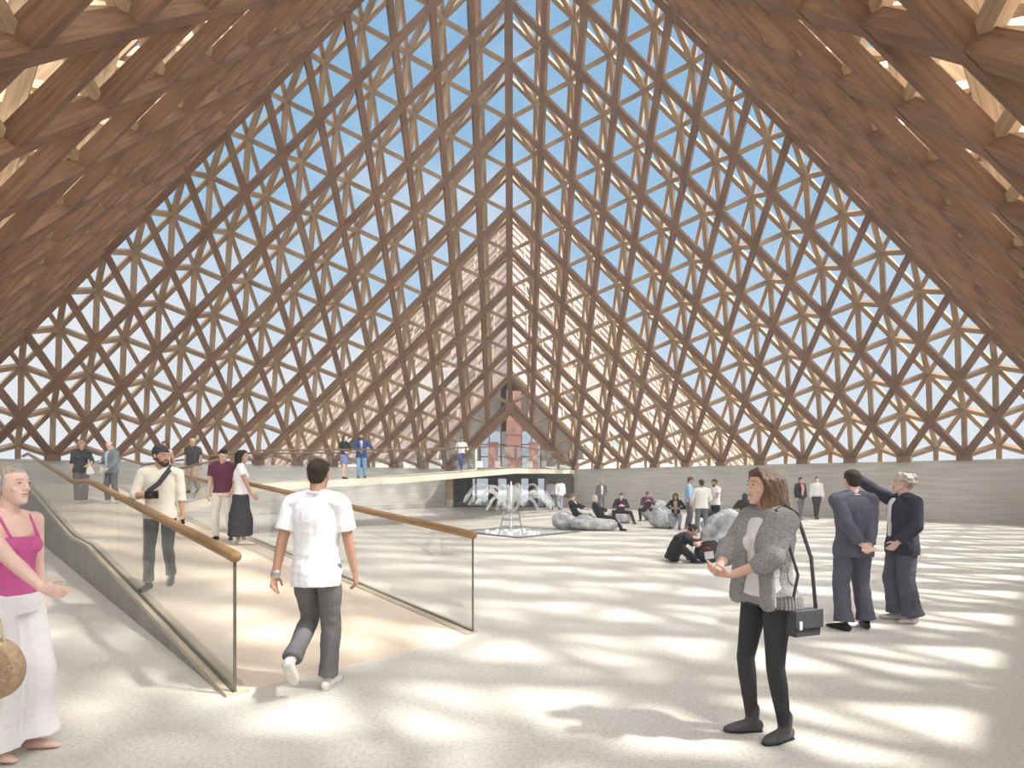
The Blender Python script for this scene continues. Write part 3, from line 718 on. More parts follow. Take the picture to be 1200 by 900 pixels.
        for sd in (-1, 1):
            mb.ball(q(sd * .010, -.098, -.026), (.009, .010, .008), 8, 6)
            if not f: mb.tube([q(sd * .012, -.087, .034), q(sd * .046, -.077, .036)], [.008, .006], 8)     # brow ridge
            mb.ball(q(sd * .036, -.068 if not f else -.062, -.024), (.022, .015, .020), 10, 7)                         # cheek
            mb.ball(q(sd * .074, .014, .0), (.010, .019, .032), 8, 7, rot=R @ Matrix.Rotation(sd * -.35, 3, 'Z'))   # ear
        mb.ball(q(0, -.090, -.052), (.022, .009, .007), 10, 6); mb.ball(q(0, -.088, -.064), (.018, .010, .006), 10, 6)
        mb.ball(q(0, -.084, -.100), (.020, .012, .013), 8, 6)
    def body(s):
        mb = MB(); s.torso(mb, .89, 1.46, -.006)
        for sd in (-1, 1):
            s.arm(mb, sd); s.hand(mb, sd); s.leg(mb, sd, inf=-.004)
            an = s.an[sd]; toe, pit = s.foot[sd]; R = Matrix.Rotation(math.radians(toe), 3, 'Z') @ Matrix.Rotation(math.radians(pit), 3, 'X')
            q = lambda x, y, z: an + R @ V((x, y, z))
            mb.tube([q(0, .035, -.05), q(0, -.02, -.05), q(0, -.09, -.058), q(0, -.150, -.066)], [.026, .030, .034, .020], 10, ry=[.026, .034, .022, .012], side=R @ V((1, 0, 0)))
        mb.tube([s.neck + V((0, .0, -.05)), s.neck.lerp(s.HC, .35), s.HC + s.HR @ V((0, .022, -.05))], [.062 * (1 if s.sex == 'm' else .86), .056 * (1 if s.sex == 'm' else .82), .054 * (1 if s.sex == 'm' else .84)], 14)
        s.headmesh(mb)
        s.emit(mb, 'person', SK['fair'], voxel=(.0050 if s.near and s.loc.y < 7 else None), it=2)
        tag(s.root, s.label, 'person', s.group)
    def setskin(s, k): s.root.data.materials[0] = SK[k]; s.skin = k; return s
    def face(s, brow=(.08, .05, .035), beard=None, glasses=False, lips=None):
        q = s.hq
        for sd in (-1, 1):
            mb = MB(); mb.ball(q(sd * .031, -.0855, .012), (.0125, .007, .0058), 10, 7, rot=s.HR); e = s.emit(mb, 'eye', EYEW, flat=True)
            mb = MB(); mb.ball(q(sd * .031, -.0925, .012), (.0060, .0032, .0056), 8, 6, rot=s.HR); s.emit(mb, 'iris', EYED, flat=True)
            mb = MB(); mb.tube([q(sd * .014, -.0985, .030), q(sd * .033, -.0955, .037), q(sd * .052, -.082, .031)], [.0026, .0034, .0016] if s.sex == 'm' else [.0016, .0024, .0012], 6); s.emit(mb, 'eyebrow', mat('eyebrow %.2f' % brow[0], brow, .8), flat=True)
        mb = MB(); mb.tube([q(-.021, -.0925, -.057), q(0, -.0995, -.0555), q(.021, -.0925, -.057)], [.003, .0062, .003], 8); s.emit(mb, 'lips', lips or LIPM, flat=True)
        if beard:
            mb = MB()
            mb.tube([q(-.064, -.01, -.03), q(-.056, -.05, -.075), q(-.03, -.078, -.102), q(0, -.088, -.108), q(.03, -.078, -.102), q(.056, -.05, -.075), q(.064, -.01, -.03)], [.015, .018, .019, .019, .019, .018, .015], 10)
            mb.tube([q(-.028, -.088, -.062), q(-.015, -.099, -.044), q(.015, -.099, -.044), q(.028, -.088, -.062)], [.006] * 4, 8)
            for sd in (-1, 1): mb.ball(q(sd * .036, -.066, -.082), (.024, .020, .024), 10, 7)
            mb.ball(q(0, -.080, -.098), (.032, .018, .026), 12, 8)
            s.emit(mb, 'beard', beard, voxel=.006, it=2)
        if glasses:
            mb = MB()
            for sd in (-1, 1): mb.ball(q(sd * .032, -.100, .010), (.022, .004, .016), 10, 6, rot=s.HR); mb.tube([q(sd * .052, -.094, .016), q(sd * .074, .01, .012)], .0025, 6)
            mb.tube([q(-.012, -.104, .014), q(.012, -.104, .014)], .0025, 6); s.emit(mb, 'sunglasses', LENSM, flat=True)
    # ---- garments
    def shirt(s, m, hem=.88, sleeve=.55, inf=.014, front=0, disp=.012, name='shirt', collar=None, flare=.17, tex=None, cuff=.006, voxel=None, belly=0, neck=1.46):
        mb = MB(); s.torso(mb, hem, neck, inf, front, flare=flare, belly=belly)
        if sleeve > 0:
            for sd in (-1, 1): s.arm(mb, sd, sleeve, inf * .9, cuff)
        o = s.emit(mb, name, m, voxel=voxel or s.voxel, it=4, disp=disp, tex=tex)
        if collar:
            q, a = s.S(1.49); mb = MB(); R = Matrix.Rotation(a, 3, 'X')
            pts = [q + R @ V((math.cos(t) * .070, math.sin(t) * .068 + .003, -.012 + .018 * math.sin(t))) for t in [-PI * .42 + i * PI * 1.84 / 16 for i in range(17)]]
            pts = [q + R @ V((math.sin(t) * .072, -math.cos(t) * .068 + .004, -.014 - .02 * math.cos(t))) for t in [.18 + i * (2 * PI - .36) / 18 for i in range(19)]]
            mb.tube(pts, .010, 8, ry=.021, side=(0, 0, 1)) ; s.emit(mb, 'collar', collar, flat=True)
        return o
    def trousers(s, m, inf=.012, g=.97, hem=.012, straight=.0, disp=.012, name='trousers', top=1.0, voxel=None):
        mb = MB(); s.torso(mb, .86, top, inf * .9, shoulder=False)
        for sd in (-1, 1): s.leg(mb, sd, inf, g, hem, straight)
        return s.emit(mb, name, m, voxel=voxel, it=4, disp=disp)
    def belt(s, m, z=.985, inf=.024):
        q, a = s.S(z); mb = MB(); R = Matrix.Rotation(a, 3, 'X')
        rx, ry = (.158 + inf * .6) * s.b, (.106 + inf * .6) * s.b
        mb.tube([q + R @ V((math.cos(t) * rx, math.sin(t) * ry, 0)) for t in [i * 2 * PI / 24 for i in range(25)]], .006, 6, ry=.018, side=(0, 0, 1), cap=False); s.emit(mb, 'belt', m, flat=True)
    def hair(s, m, style='short', disp=.008, extra=None):
        mb = MB(); q = s.hq; R = s.HR
        mb.ball(q(0, .020, .036), (.081, .096, .090), 18, 12, rot=R)
        mb.ball(q(0, .048, -.015), (.066, .056, .070), 12, 8, rot=R)
        mb.ball(q(0, -.002 if style != 'bun' else .006, .070), (.073, .083 if s.sex == 'm' else .084, .052), 16, 10, rot=R)
        rg = random.Random(hash(style) % 97 if False else 5)
        if style == 'thick':
            mb.ball(q(0, .0, .082), (.070, .088, .050), 14, 9, rot=R); mb.ball(q(.02, -.05, .082), (.045, .035, .026), 12, 8, rot=R)
        if style == 'curly':
            for i in range(60):
                a = rg.uniform(0, 2 * PI); e = rg.uniform(-.3, 1.0); r = .092
                x, y, z = r * math.cos(a) * math.cos(e), r * 1.15 * math.sin(a) * math.cos(e) + .022, r * 1.05 * math.sin(e) + .028
                if y < -.045 and z < .085: continue
                if abs(x) > .05 and y < -.01 and z < .03: continue
                mb.ball(q(x, y, z), rg.uniform(.018, .030), 7, 5)
        if style in ('bob', 'long', 'wavy'):
            for i in range(26):
                a = (-0.15 if style != 'wavy' else -.27) * PI + i / 25 * (1.3 if style != 'wavy' else 1.54) * PI      # round the back from ear to ear
                x, y = .080 * math.cos(a), .030 + .078 * math.sin(a)
                L = {'bob': .13, 'long': .34, 'wavy': .235}[style] * (1 if style != 'long' else (1 if math.sin(a) > .2 else .5)); w = rg.uniform(.8, 1.1)
                pts = []
                for j in range(9):
                    t = j / 8; wob = (.011 * math.sin(t * 9 + i * 1.3) if style == 'wavy' else .003 * math.sin(t * 4 + i)); g = 1 + (.30 * t if style == 'wavy' else .08 * t)
                    pts.append(q(x * g + wob, y * g + wob + (.02 * t if style == 'wavy' else 0), .045 - (L * w + .045) * t))
                mb.tube(pts, [.020, .021, .021, .020, .020, .019, .017, .014, .008], 7)
            for sd in (-1, 1):
                mb.tube([q(0, -.035, .118), q(sd * .045, -.060, .092), q(sd * .073, -.042, .045), q(sd * .079, -.012, -.01), q(sd * .080, .0, -.06)], [.016, .020, .018, .017, .014], 8)
        if style == 'bun':
            mb.ball(q(0, .125, .03), (.038, .034, .038), 12, 8, rot=R)
            for sd in (-1, 1): mb.ball(q(sd * .052, .036, .0), (.030, .056, .062), 12, 8, rot=R)
        if style == 'ponytail':
            mb.tube([q(0, .10, .03), q(0, .15, .0), q(0, .16, -.08), q(0, .15, -.17)], [.025, .03, .028, .01], 10)
        if style == 'balding':
            mb = MB(); mb.ball(q(0, .05, -.005), (.074, .058, .060), 14, 9, rot=R)
            for sd in (-1, 1): mb.ball(q(sd * .060, .02, .015), (.018, .05, .035), 10, 7, rot=R)
        return s.emit(mb, 'hair', m, voxel=.007 if s.near else .011, it=1, disp=disp)
    def beanie(s, m):
        mb = MB(); q = s.hq; mb.ball(q(0, .022, .052), (.086, .105, .090), 18, 12, rot=s.HR); mb.ball(q(0, .045, .10), (.06, .07, .05), 12, 8, rot=s.HR)
        pts = [q(math.cos(t) * .078, .012 + math.sin(t) * .099, .052 - .014 * math.sin(t)) for t in [i * 2 * PI / 20 for i in range(21)]]
        mb.tube(pts, .007, 8, ry=.018, side=s.HR @ V((0, 0, 1)), cap=False); return s.emit(mb, 'knitted_cap', m, voxel=.008, it=2, disp=.004)
def hairmat(m):
    t = m.node_tree; c = next(n for n in t.nodes if n.type == 'TEX_COORD'); mp = t.nodes.new('ShaderNodeMapping'); mp.inputs['Scale'].default_value = (3.2, 3.2, .35)
    t.links.new(c.outputs['Object'], mp.inputs[0])
    for n in t.nodes:
        if n.type == 'TEX_NOISE': t.links.new(mp.outputs[0], n.inputs['Vector'])
    return m
HAIR = {k: hairmat(mat('hair ' + k, c, .5, spec=.35, var=.5, scale=30, bump=.9, bscale=45)) for k, c in
        {'black': (.018, .015, .014), 'dark': (.04, .028, .022), 'brown': (.10, .055, .032), 'blonde': (.55, .38, .20), 'grey': (.30, .28, .27), 'pale': (.60, .55, .50), 'fairgrey': (.50, .44, .36)}.items()}
BLK = cloth('black cloth', (.022, .022, .025)); CHAR = cloth('charcoal cloth', (.055, .055, .062)); GREY = cloth('grey cloth', (.15, .15, .16)); WHT = cloth('white cotton', (.82, .82, .84), .02)
DENIM = cloth('blue denim', (.06, .10, .24)); TAN = cloth('tan cloth', (.42, .34, .24)); BLKL = mat('black leather', (.02, .02, .022), .4, bump=.2, bscale=60); WSH = mat('white trainer', (.72, .72, .70), .5); SOLE = mat('pale sole', (.6, .58, .54), .6)
SHIRTW = cloth('cream shirt', (.74, .69, .60), .04); SUIT = cloth('slate suit', (.115, .115, .150), .08, .25); SUITD = cloth('dark suit', (.05, .052, .075), .08, .25)
def panel(s, m, z0, z1, w, inf=.03, name='shirt_front', wt=None):
    """a strip of shirt showing in the opening of a jacket"""
    pts = []; n = 10
    for i in range(n + 1):
        z = z0 + (z1 - z0) * i / n; q, a = s.S(z); y = {0: .106}.get(0, .106) + (.012 if 1.15 < z < 1.36 else (-.022 if z > 1.40 else 0)) + (.02 if (s.sex == 'f' and 1.2 < z < 1.34) else 0)
        pts.append(q + Matrix.Rotation(a, 3, 'X') @ V((0, -(y * s.b + inf), 0)))
    mb = MB(); mb.tube(pts, [w * (.55 + .45 * i / n) if wt is None else w + (wt - w) * i / n for i in range(n + 1)], 10, ry=.012, side=(1, 0, 0)); return s.emit(mb, name, m, flat=True)
def jacket(s, m, hem=.80, inf=.028, open_=True, shirt=None, tie=None, disp=.014, sleeve=1.93, opening=.045):
    o = s.shirt(m, hem=hem, sleeve=sleeve, inf=inf, disp=disp, name='jacket', flare=.16, cuff=.004, collar=m if not open_ else None)
    if shirt is not None: panel(s, shirt, 1.02, 1.44, opening * .6, inf + .004, wt=opening)
    if tie is not None: panel(s, tie, 1.06, 1.43, .024, inf + .013, 'tie', wt=.013)
    return o
def held(name, label, cat, s, mb, m, voxel=None, disp=0, it=2, smooth=True):
    """a thing carried by a figure: top level, shape given in the figure's frame"""
    mb.v = [s.R @ (v * s.k) for v in mb.v]; o = mb.build(name, m, smooth=smooth); o.location = s.loc
    if voxel: sm(o, voxel, it, disp, FOLD)
    return tag(o, label, cat)
WALK = lambda a=.16: [((-.08, -a, 0), 6), ((.08, a, .03), 6, (.1, -1, 0), 28)]
NV = .0065

# 1 man seen from behind in front of the ramp
p = Fig('man seen from behind in a white polo shirt walking onto the ramp', (-1.55, 4.30, 0), 1.83, 176, sk='tan', near=True, voxel=NV, lean=2, build=.97,
        feet=[((-.06, -.10, 0), 8), ((.10, .17, .13), 4, (.05, -1, 0), 52)], hands=[((-.27, -.10, .85), (-.35, 1, 0)), ((.285, .08, .86), (.35, 1, 0))], head=(4, 4)).setskin('tan')
p.shirt(cloth('bright white polo', (.86, .87, .92), .02), hem=.80, sleeve=.74, inf=.022, collar=cloth('bright white polo', (.86, .87, .92)), disp=.016, flare=.12, neck=1.475)
p.trousers(GREY, inf=.014, straight=.010, hem=.014, disp=.022); p.shoes(WSH, sole=SOLE); p.hair(HAIR['dark'], 'short', disp=.003)
mb = MB(); c = p.wr[1]; d = p.hd[1]; mb.tube([c - d * .012, c + d * .012], .036, 14, ry=.030); held('wristwatch', 'silver watch on the left wrist of the man in the white polo shirt', 'watch', p, mb, mat('steel', (.6, .6, .6), .3, .8))

# 2 young woman in a knitted cardigan
p = Fig('woman in a chunky grey cardigan and black leggings looking left with clasped hands', (1.66, 3.55, 0), 1.73, -72, 'f', near=True, voxel=NV, lean=0, build=.98,
        feet=[((-.085, -.06, 0), 14), ((.085, .05, 0), 6)], hands=[((-.030, -.36, 1.10), (-.9, .15, -.7), (.45, -.85, .12), (.5, .3, .8)), ((.050, -.33, 1.085), (.9, .15, -.7), (-.55, -.80, .10), (-.5, .3, .8))], head=(-10, -2), curl=(.45, .5)).setskin('fair')
p.shirt(WHT, hem=.93, sleeve=0, inf=.016, disp=.010, name='white_top', neck=1.455)
KN = mat('grey chunky knit', (.36, .36, .37), .95, spec=.05, var=.22, scale=70, bump=.7, bscale=110)
mb = MB(); p.torso(mb, .885, 1.455, .028, -.026, flare=.30)
for sd in (-1, 1):
    p.arm(mb, sd, 1.30, .025, .012); e, w_ = p.el[sd], p.wr[sd]; mb.tube([e + V((0, .01, .03)), e.lerp(w_, .28)], [.076, .062], 12)
    pts = [p.S(z)[0] + V((sd * (x + .028), -y + .012, 0)) for z, x, y in ((.90, .115, .130), (1.0, .105, .128), (1.12, .090, .128), (1.25, .082, .150), (1.34, .078, .128), (1.43, .070, .075))]
    mb.tube(pts, [.062, .060, .060, .062, .058, .040], 12, ry=[.036, .034, .032, .032, .030, .028], side=(1, 0, 0))
p.emit(mb, 'cardigan', KN, voxel=.008, it=3, disp=.007, tex=KNIT)
mb = MB(); q, a = p.S(.885)
for i in range(44):
    t = .35 + i / 43 * (2 * PI - .7); x, y = math.sin(t) * .222, -math.cos(t) * .150 + .030
    mb.tube([q + V((x, y, -.005)), q + V((x * .97, y * .97, .065))], .010, 6)
p.emit(mb, 'ribbed_hem', KN, flat=True)
p.trousers(mat('charcoal leggings', (.045, .045, .050), .7, bump=.2, bscale=20), inf=.002, straight=0, hem=.0, disp=.004, g=.96)
p.shoes(mat('grey leather boot', (.10, .10, .105), .38, bump=.2, bscale=30), boot=True, sole=BLKL)
HW = bpy.data.materials.new('hair ombre'); HW.use_nodes = True; t_ = HW.node_tree; b_ = t_.nodes['Principled BSDF']; c_ = t_.nodes.new('ShaderNodeTexCoord'); s_ = t_.nodes.new('ShaderNodeSeparateXYZ'); g_ = ramp(t_, [(.0, (.46, .25, .11)), (.22, (.36, .19, .09)), (.48, (.16, .09, .055)), (1, (.10, .06, .04))])
n_ = t_.nodes.new('ShaderNodeTexNoise'); n_.inputs['Scale'].default_value = 34; ma_ = N(t_, 'ShaderNodeMath', operation='MULTIPLY_ADD'); ma_.inputs[1].default_value = .5; ad_ = N(t_, 'ShaderNodeMath', operation='ADD'); ad_.inputs[1].default_value = -.25
t_.links.new(c_.outputs['Generated'], s_.inputs[0]); t_.links.new(c_.outputs['Object'], n_.inputs['Vector']); t_.links.new(n_.outputs['Fac'], ma_.inputs[0]); t_.links.new(s_.outputs[2], ma_.inputs[2]); t_.links.new(ma_.outputs[0], ad_.inputs[0]); t_.links.new(ad_.outputs[0], g_.inputs[0]); t_.links.new(g_.outputs[0], b_.inputs['Base Color']); b_.inputs['Roughness'].default_value = .5
n_.inputs['Scale'].default_value = 30; hairmat(HW); n2_ = t_.nodes.new('ShaderNodeBump'); n2_.inputs['Strength'].default_value = .9; n2_.inputs['Distance'].default_value = .02; t_.links.new(n_.outputs['Fac'], n2_.inputs['Height']); t_.links.new(n2_.outputs[0], b_.inputs['Normal']); p.hair(HW, 'wavy', disp=.006); p.face(brow=(.10, .06, .04), lips=mat('soft lip', (.60, .27, .24), .5))
bag = MB(); bc = V((.20, .105, .79)); bag.tube([bc + V((0, -.11, 0)), bc + V((0, .11, 0))], [.085, .085], 4, ry=[.045, .045], side=(0, 0, 1), cap=False); bag.v = []; bag.f = []; bag.uv = []
bag.box(bc + V((0, -.105, 0)), bc + V((0, .105, 0)), (0, 0, 1), .075, .165)
mk = [p.R @ (v * p.k) for v in bag.v]; o = empty('shoulder_bag', p.w((.235, .16, .72))); tag(o, 'dark grey leather shoulder bag at the hip of the cardigan woman', 'bag')
bm_ = mat('dark grey bag leather', (.085, .09, .10), .42, bump=.2, bscale=50)
def part(par, mb, name, m, fig=p, smooth=False, bev=0):
    mb.v = [fig.R @ (v * fig.k) + fig.loc for v in mb.v]; c = mb.build(name, m, par, smooth=smooth)
    if bev: k = c.modifiers.new('b', 'BEVEL'); k.width = bev; k.segments = 3
    return c
part(o, bag, 'bag_body', bm_, bev=.012)
mb = MB(); mb.box(bc + V((.044, -.11, .03)), bc + V((.044, .11, .03)), (0, 0, 1), .012, .115); part(o, mb, 'flap', bm_, bev=.004)
mb = MB(); mb.cub(bc.x + .05, bc.y - .085, bc.z - .03, bc.x + .056, bc.y - .065, bc.z + .02); part(o, mb, 'tag', WHT)
sh = p.sh[1]
mb = MB(); mb.tube([bc + V((.0, -.10, .08)), V((.24, .02, 1.10)), V((.225, -.05, 1.32)), sh + V((-.03, -.055, .075)), sh + V((-.045, .02, .105)), sh + V((-.02, .10, .05)), V((.235, .13, 1.20)), bc + V((0, .10, .08))], .006, 8, ry=.012, side=(0, 1, 0)); part(o, mb, 'strap', bm_, smooth=True)

# 3, 4 two men in suits
p = Fig('man in a slate suit seen from behind with hands clasped behind his back', (3.86, 6.15, 0), 1.79, 184, near=True, voxel=NV, build=1.05,
        feet=[((-.15, -.02, 0), 20), ((.15, .04, 0), 25)], hands=[((-.035, .200, .925), (-.9, .45, .1), (.75, .25, -.62), (0, .9, .4)), ((.05, .195, .955), (.9, .45, .1), (-.80, .25, -.55), (0, .9, .4))], head=(-6, 2)).setskin('pink')
jacket(p, SUIT, hem=.79, inf=.028); p.trousers(SUIT, inf=.016, straight=.022, hem=.022, disp=.02); p.shoes(BLKL); p.hair(HAIR['dark'], 'short', disp=.003)
q, a = p.S(1.485); mb = MB(); mb.tube([q + V((math.cos(t) * .066, math.sin(t) * .066, .0)) for t in [i * 2 * PI / 18 for i in range(19)]], .008, 8, ry=.020, side=(0, 0, 1), cap=False); p.emit(mb, 'shirt_collar', WHT, flat=True)
p = Fig('curly grey haired man in a dark suit raising an arm to point', (4.66, 6.49, 0), 1.75, -96, near=True, voxel=NV, build=1.06, lean=-2,
        feet=[((-.08, -.03, 0), 12), ((.09, .05, 0), 12)], hands=[((-.16, -.44, 1.72), (-.5, .1, -1), (.15, -.75, .62), (0, -.5, -.8)), ((.20, -.16, .96), (.6, 1, 0))], head=(-12, -8), curl=(.25, .5)).setskin('pink')
jacket(p, SUITD, hem=.80, inf=.030, shirt=WHT); p.trousers(SUIT, inf=.018, straight=.030, hem=.028, disp=.02); p.shoes(mat('pale shoe', (.62, .58, .58), .5)); p.hair(HAIR['pale'], 'curly', disp=.006); p.face(brow=(.3, .27, .25))
mb = MB(); a_, b_2 = p.el[-1], p.wr[-1]; mb.tube([a_.lerp(b_2, .86), a_.lerp(b_2, 1.0)], .037, 14); p.emit(mb, 'shirt_cuff', WHT, flat=True)

# 5 woman at the left edge
p = Fig('woman in a pink tank top and loose white trousers at the far left, facing right', (-3.06, 3.30, 0), 1.74, 86, 'f', near=True, voxel=NV, build=1.06,
        feet=[((-.08, -.02, 0), 8), ((.08, -.10, 0), 8)], hands=[((-.17, -.40, 1.05), (-.5, 1, -.3), (.1, -.9, -.25), (.9, 0, -.2)), ((.28, .06, .84), (.3, 1, 0))], head=(0, -3)).setskin('pink')
PNK = cloth('pink jersey', (.62, .13, .34), .05, .15); p.shirt(PNK, hem=.94, sleeve=0, inf=.008, disp=.005, name='tank_top', neck=1.34)
for sd in (-1, 1):
    mb = MB(); q0 = p.S(1.33)[0]; mb.tube([q0 + V((sd * .085, -.110, 0)), p.S(1.44)[0] + V((sd * .095, -.045, .015)), p.S(1.46)[0] + V((sd * .095, .02, .012)), q0 + V((sd * .085, .10, 0))], .0045, 8, ry=.009, side=(1, 0, 0)); p.emit(mb, 'shoulder_strap', PNK, flat=True)
p.trousers(cloth('loose white trousers', (.84, .84, .87), .02), inf=.018, straight=.040, hem=.045, disp=.02, g=.95, top=.99); p.hair(HAIR['fairgrey'], 'bun', disp=.004); p.face(brow=(.35, .25, .18), lips=mat('rose lip', (.58, .24, .26), .5))
mb = MB(); q0 = p.w((-.25, -.16, .61)); o = empty('straw_bag', p.w((-.25, -.16, .43))); tag(o, 'round flat woven straw bag hanging beside the woman in the pink top', 'bag')
mb.tube([q0 + V((0, -.045, 0)), q0 + V((0, .045, 0))], [.175, .175], 30, side=(1, 0, 0), cap=False); c = mb.build('bag_body', mat('woven straw', (.42, .30, .20), .9, var=.2, scale=40, bump=.8, bscale=60), o); k = c.modifiers.new('b', 'BEVEL'); k.width = .02; k.segments = 3
mb = MB(); mb.tube([q0 + V((-.08, 0, .15)), q0 + V((-.05, 0, .28)), q0 + V((.05, 0, .28)), q0 + V((.08, 0, .15))], .008, 8); mb.build('handle', TAN, o, smooth=True)
mb = MB(); mb.tube([q0 + V((-.02, 0, .27)), p.w((-.23, -.12, 1.05)), p.w((-.20, -.06, 1.40)), p.w((-.14, .01, 1.485)), p.w((-.16, .10, 1.38))], .005, 8, ry=.010); mb.build('strap', TAN, o, smooth=True)

# 6 man in a knitted cap on the ramp
MV = .0095
def rz(x, y): t = (V((x, y, 0)) - L0).dot(U); return zr(max(0, t)) + .012
p = Fig('bearded man in a dark knitted cap and cream shirt walking down the ramp', (-4.50, 6.96, rz(-4.50, 6.96)), 1.79, 16, near=True, voxel=.0075, build=.95,
        feet=[((-.09, -.16, 0), 8), ((.08, .12, .02), 8, (.1, -1, 0), 20)], hands=[((-.06, -.22, 1.155), (-1, .5, -.6), (.9, -.4, .1), (.3, -.3, .9)), ((.25, .0, .86), (.35, 1, 0))], head=(52, 6)).setskin('tan')
p.shirt(SHIRTW, hem=.86, sleeve=1.25, inf=.020, disp=.016, collar=SHIRTW, cuff=.006); p.trousers(CHAR, inf=.008, straight=.004, disp=.014); p.shoes(BLKL); p.hair(HAIR['dark'], 'short'); p.beanie(cloth('dark knit', (.05, .05, .055), .15, .8, 60)); p.face(beard=HAIR['dark'])
o = empty('camera', p.w((-.01, -.27, 1.14))); tag(o, 'black camera on a wide strap held by the man in the knitted cap', 'camera')
mb = MB(); mb.box((-.075, -.29, 1.165), (.065, -.29, 1.165), (0, 0, 1), .05, .095); part(o, mb, 'camera_body', BLKL, p, bev=.01)
mb = MB(); mb.tube([(-.0, -.30, 1.16), (-.0, -.39, 1.15)], .036, 16, cap=False); part(o, mb, 'lens', BLKL, p, smooth=True)
mb = MB(); mb.tube([(-.05, -.25, 1.21), (.03, -.17, 1.30), (.10, -.135, 1.42), (.13, -.03, 1.505), (.12, .06, 1.48)], .006, 8, ry=.028, side=(.7, 0, .7)); part(o, mb, 'strap', CHAR, p, smooth=True)
mb = MB(); w_ = p.wr[1] + p.hd[1] * .08; mb.box(w_ + V((0, -.02, .04)), w_ + V((0, -.03, -.16)), (1, 0, 0), .05, .03); held('folded_map', 'dark folded leaflet in the left hand of the man in the knitted cap', 'leaflet', p, mb, BLKL, smooth=False)

# 7, 8 couple on the ramp
x, y = -5.45, 10.25
p = Fig('man in a maroon polo shirt and cream trousers looking down on the ramp', (x, y, rz(x, y)), 1.72, 10, voxel=MV, near=True, build=.97, feet=[((-.13, -.02, 0), 28), ((.13, .02, 0), 14)], hands=[((-.26, -.02, .84), (-.35, 1, 0)), ((.17, -.07, .93), (.8, .8, 0))], head=(28, 26)).setskin('fair')
MAR = cloth('maroon pique', (.13, .035, .065)); p.shirt(MAR, hem=.91, sleeve=.66, inf=.017, collar=MAR); p.trousers(cloth('cream chino', (.78, .74, .67), .03), inf=.012, straight=.008, hem=.010); p.shoes(BLKL, sole=WSH); p.hair(HAIR['black'], 'thick'); p.face(); p.belt(mat('brown leather', (.25, .10, .06), .5), z=.93)
x, y = -4.98, 9.98
p = Fig('woman with long black hair in a white T shirt and long black skirt', (x, y, rz(x, y)), 1.72, 118, 'f', voxel=MV, near=True, build=.98, feet=[((-.07, -.06, 0), 6), ((.06, .03, 0), 6)], hands=[((-.27, -.20, .87), (-.3, 1, 0), (-.2, -.7, -.6)), ((.22, -.03, .85), (.3, 1, 0))], head=(-22, 0)).setskin('tan')
p.shirt(WHT, hem=.93, sleeve=.5, inf=.012, disp=.008)
mb = MB(); qs = [(.99, .150, .115), (.90, .185, .135), (.75, .19, .15), (.55, .205, .20), (.35, .20, .215), (.16, .19, .21)]; mb.tube([V((.0, 0 + (.99 - z) * .012, z)) for z, a, b in qs][::-1], [a for z, a, b in qs][::-1], 20, ry=[b for z, a, b in qs][::-1], side=(1, 0, 0), cap=False); p.emit(mb, 'long_skirt', CHAR, voxel=.010, it=3, disp=.03, tex=FOLD)
p.shoes(WSH); p.hair(HAIR['black'], 'long'); p.face()

# 9-12 two couples higher up the ramp
x, y = -12.05, 15.2; FV = .012
p = Fig('blonde woman in a dark top and grey trousers on the upper ramp', (x, y, rz(x, y)), 1.74, 40, 'f', voxel=FV, feet=[((-.07, -.04, 0), 10), ((.07, .04, 0), 10)], hands=[((-.22, -.02, .84), (-.3, 1, 0)), ((.14, -.30, 1.06), (.8, .6, -.3))], head=(16, 24)).setskin('fair')
p.shirt(CHAR, hem=.86, sleeve=1.15, inf=.018); p.trousers(cloth('striped grey', (.17, .16, .16)), inf=.014, straight=.02); p.shoes(WSH); p.hair(HAIR['blonde'], 'bob'); p.face(brow=(.3, .2, .12))
mb = MB(); mb.tube([(.16, -.27, 1.08), (.18, -.26, .98), (.19, -.24, .86)], [.03, .07, .10], 12, ry=[.02, .035, .04]); held('white_bag', 'soft white bag held by the blonde woman on the ramp', 'bag', p, mb, WHT, .012, .01)
x, y = -11.45, 15.55
p = Fig('balding man in a grey jacket looking down at a leaflet on the ramp', (x, y, rz(x, y)), 1.76, -24, voxel=FV, feet=[((-.10, -.06, 0), 10), ((.10, .08, 0), 16)], hands=[((-.10, -.27, 1.16), (-.9, .4, -.5), (.8, -.4, .2)), ((.16, -.20, .98), (.9, .6, 0))], head=(10, 26)).setskin('pink')
jacket(p, cloth('grey blazer', (.22, .25, .27)), hem=.86, shirt=cloth('pale blue shirt', (.50, .66, .80), .04), opening=.075); p.trousers(GREY, straight=.01); p.shoes(WSH); p.hair(HAIR['brown'], 'balding'); p.face()
mb = MB(); mb.box((-.06, -.25, .86), (-.01, -.25, 1.02), (0, 1, 0), .15, .006); held('leaflet', 'white leaflet held by the balding man on the ramp', 'leaflet', p, mb, WHT, smooth=False)
bz = lambda s_: [b[1] for b in BS][0] if s_ <= 0 else next((a[1] + (b[1] - a[1]) * (s_ - a[0]) / (b[0] - a[0]) for a, b in zip(BS, BS[1:]) if s_ <= b[0]), 2.30)
def bzz(x, y): return bz((V((x, y, 0)) - B0).dot(W)) + .01
x, y = -10.75, 17.3; z_ = bzz(x, y)
p = Fig('woman in a striped sleeveless top and cropped grey trousers walking down the footbridge', (x - .25, y - .05, z_ + .02), 1.70, 6, 'f', voxel=FV, feet=WALK(.13), hands=[((-.32, -.06, .90), (-.3, 1, 0)), ((.30, .04, .88), (.3, 1, 0))], head=(0, 4)).setskin('tan')
p.shirt(mat('striped top', (.62, .56, .56), .8, var=.35, scale=14), hem=.98, sleeve=0, inf=.012, neck=1.43); p.trousers(CHAR, g=.62, straight=.012); p.hair(HAIR['brown'], 'wavy'); p.face()
x, y = -10.18, 17.35; z_ = bzz(x, y)
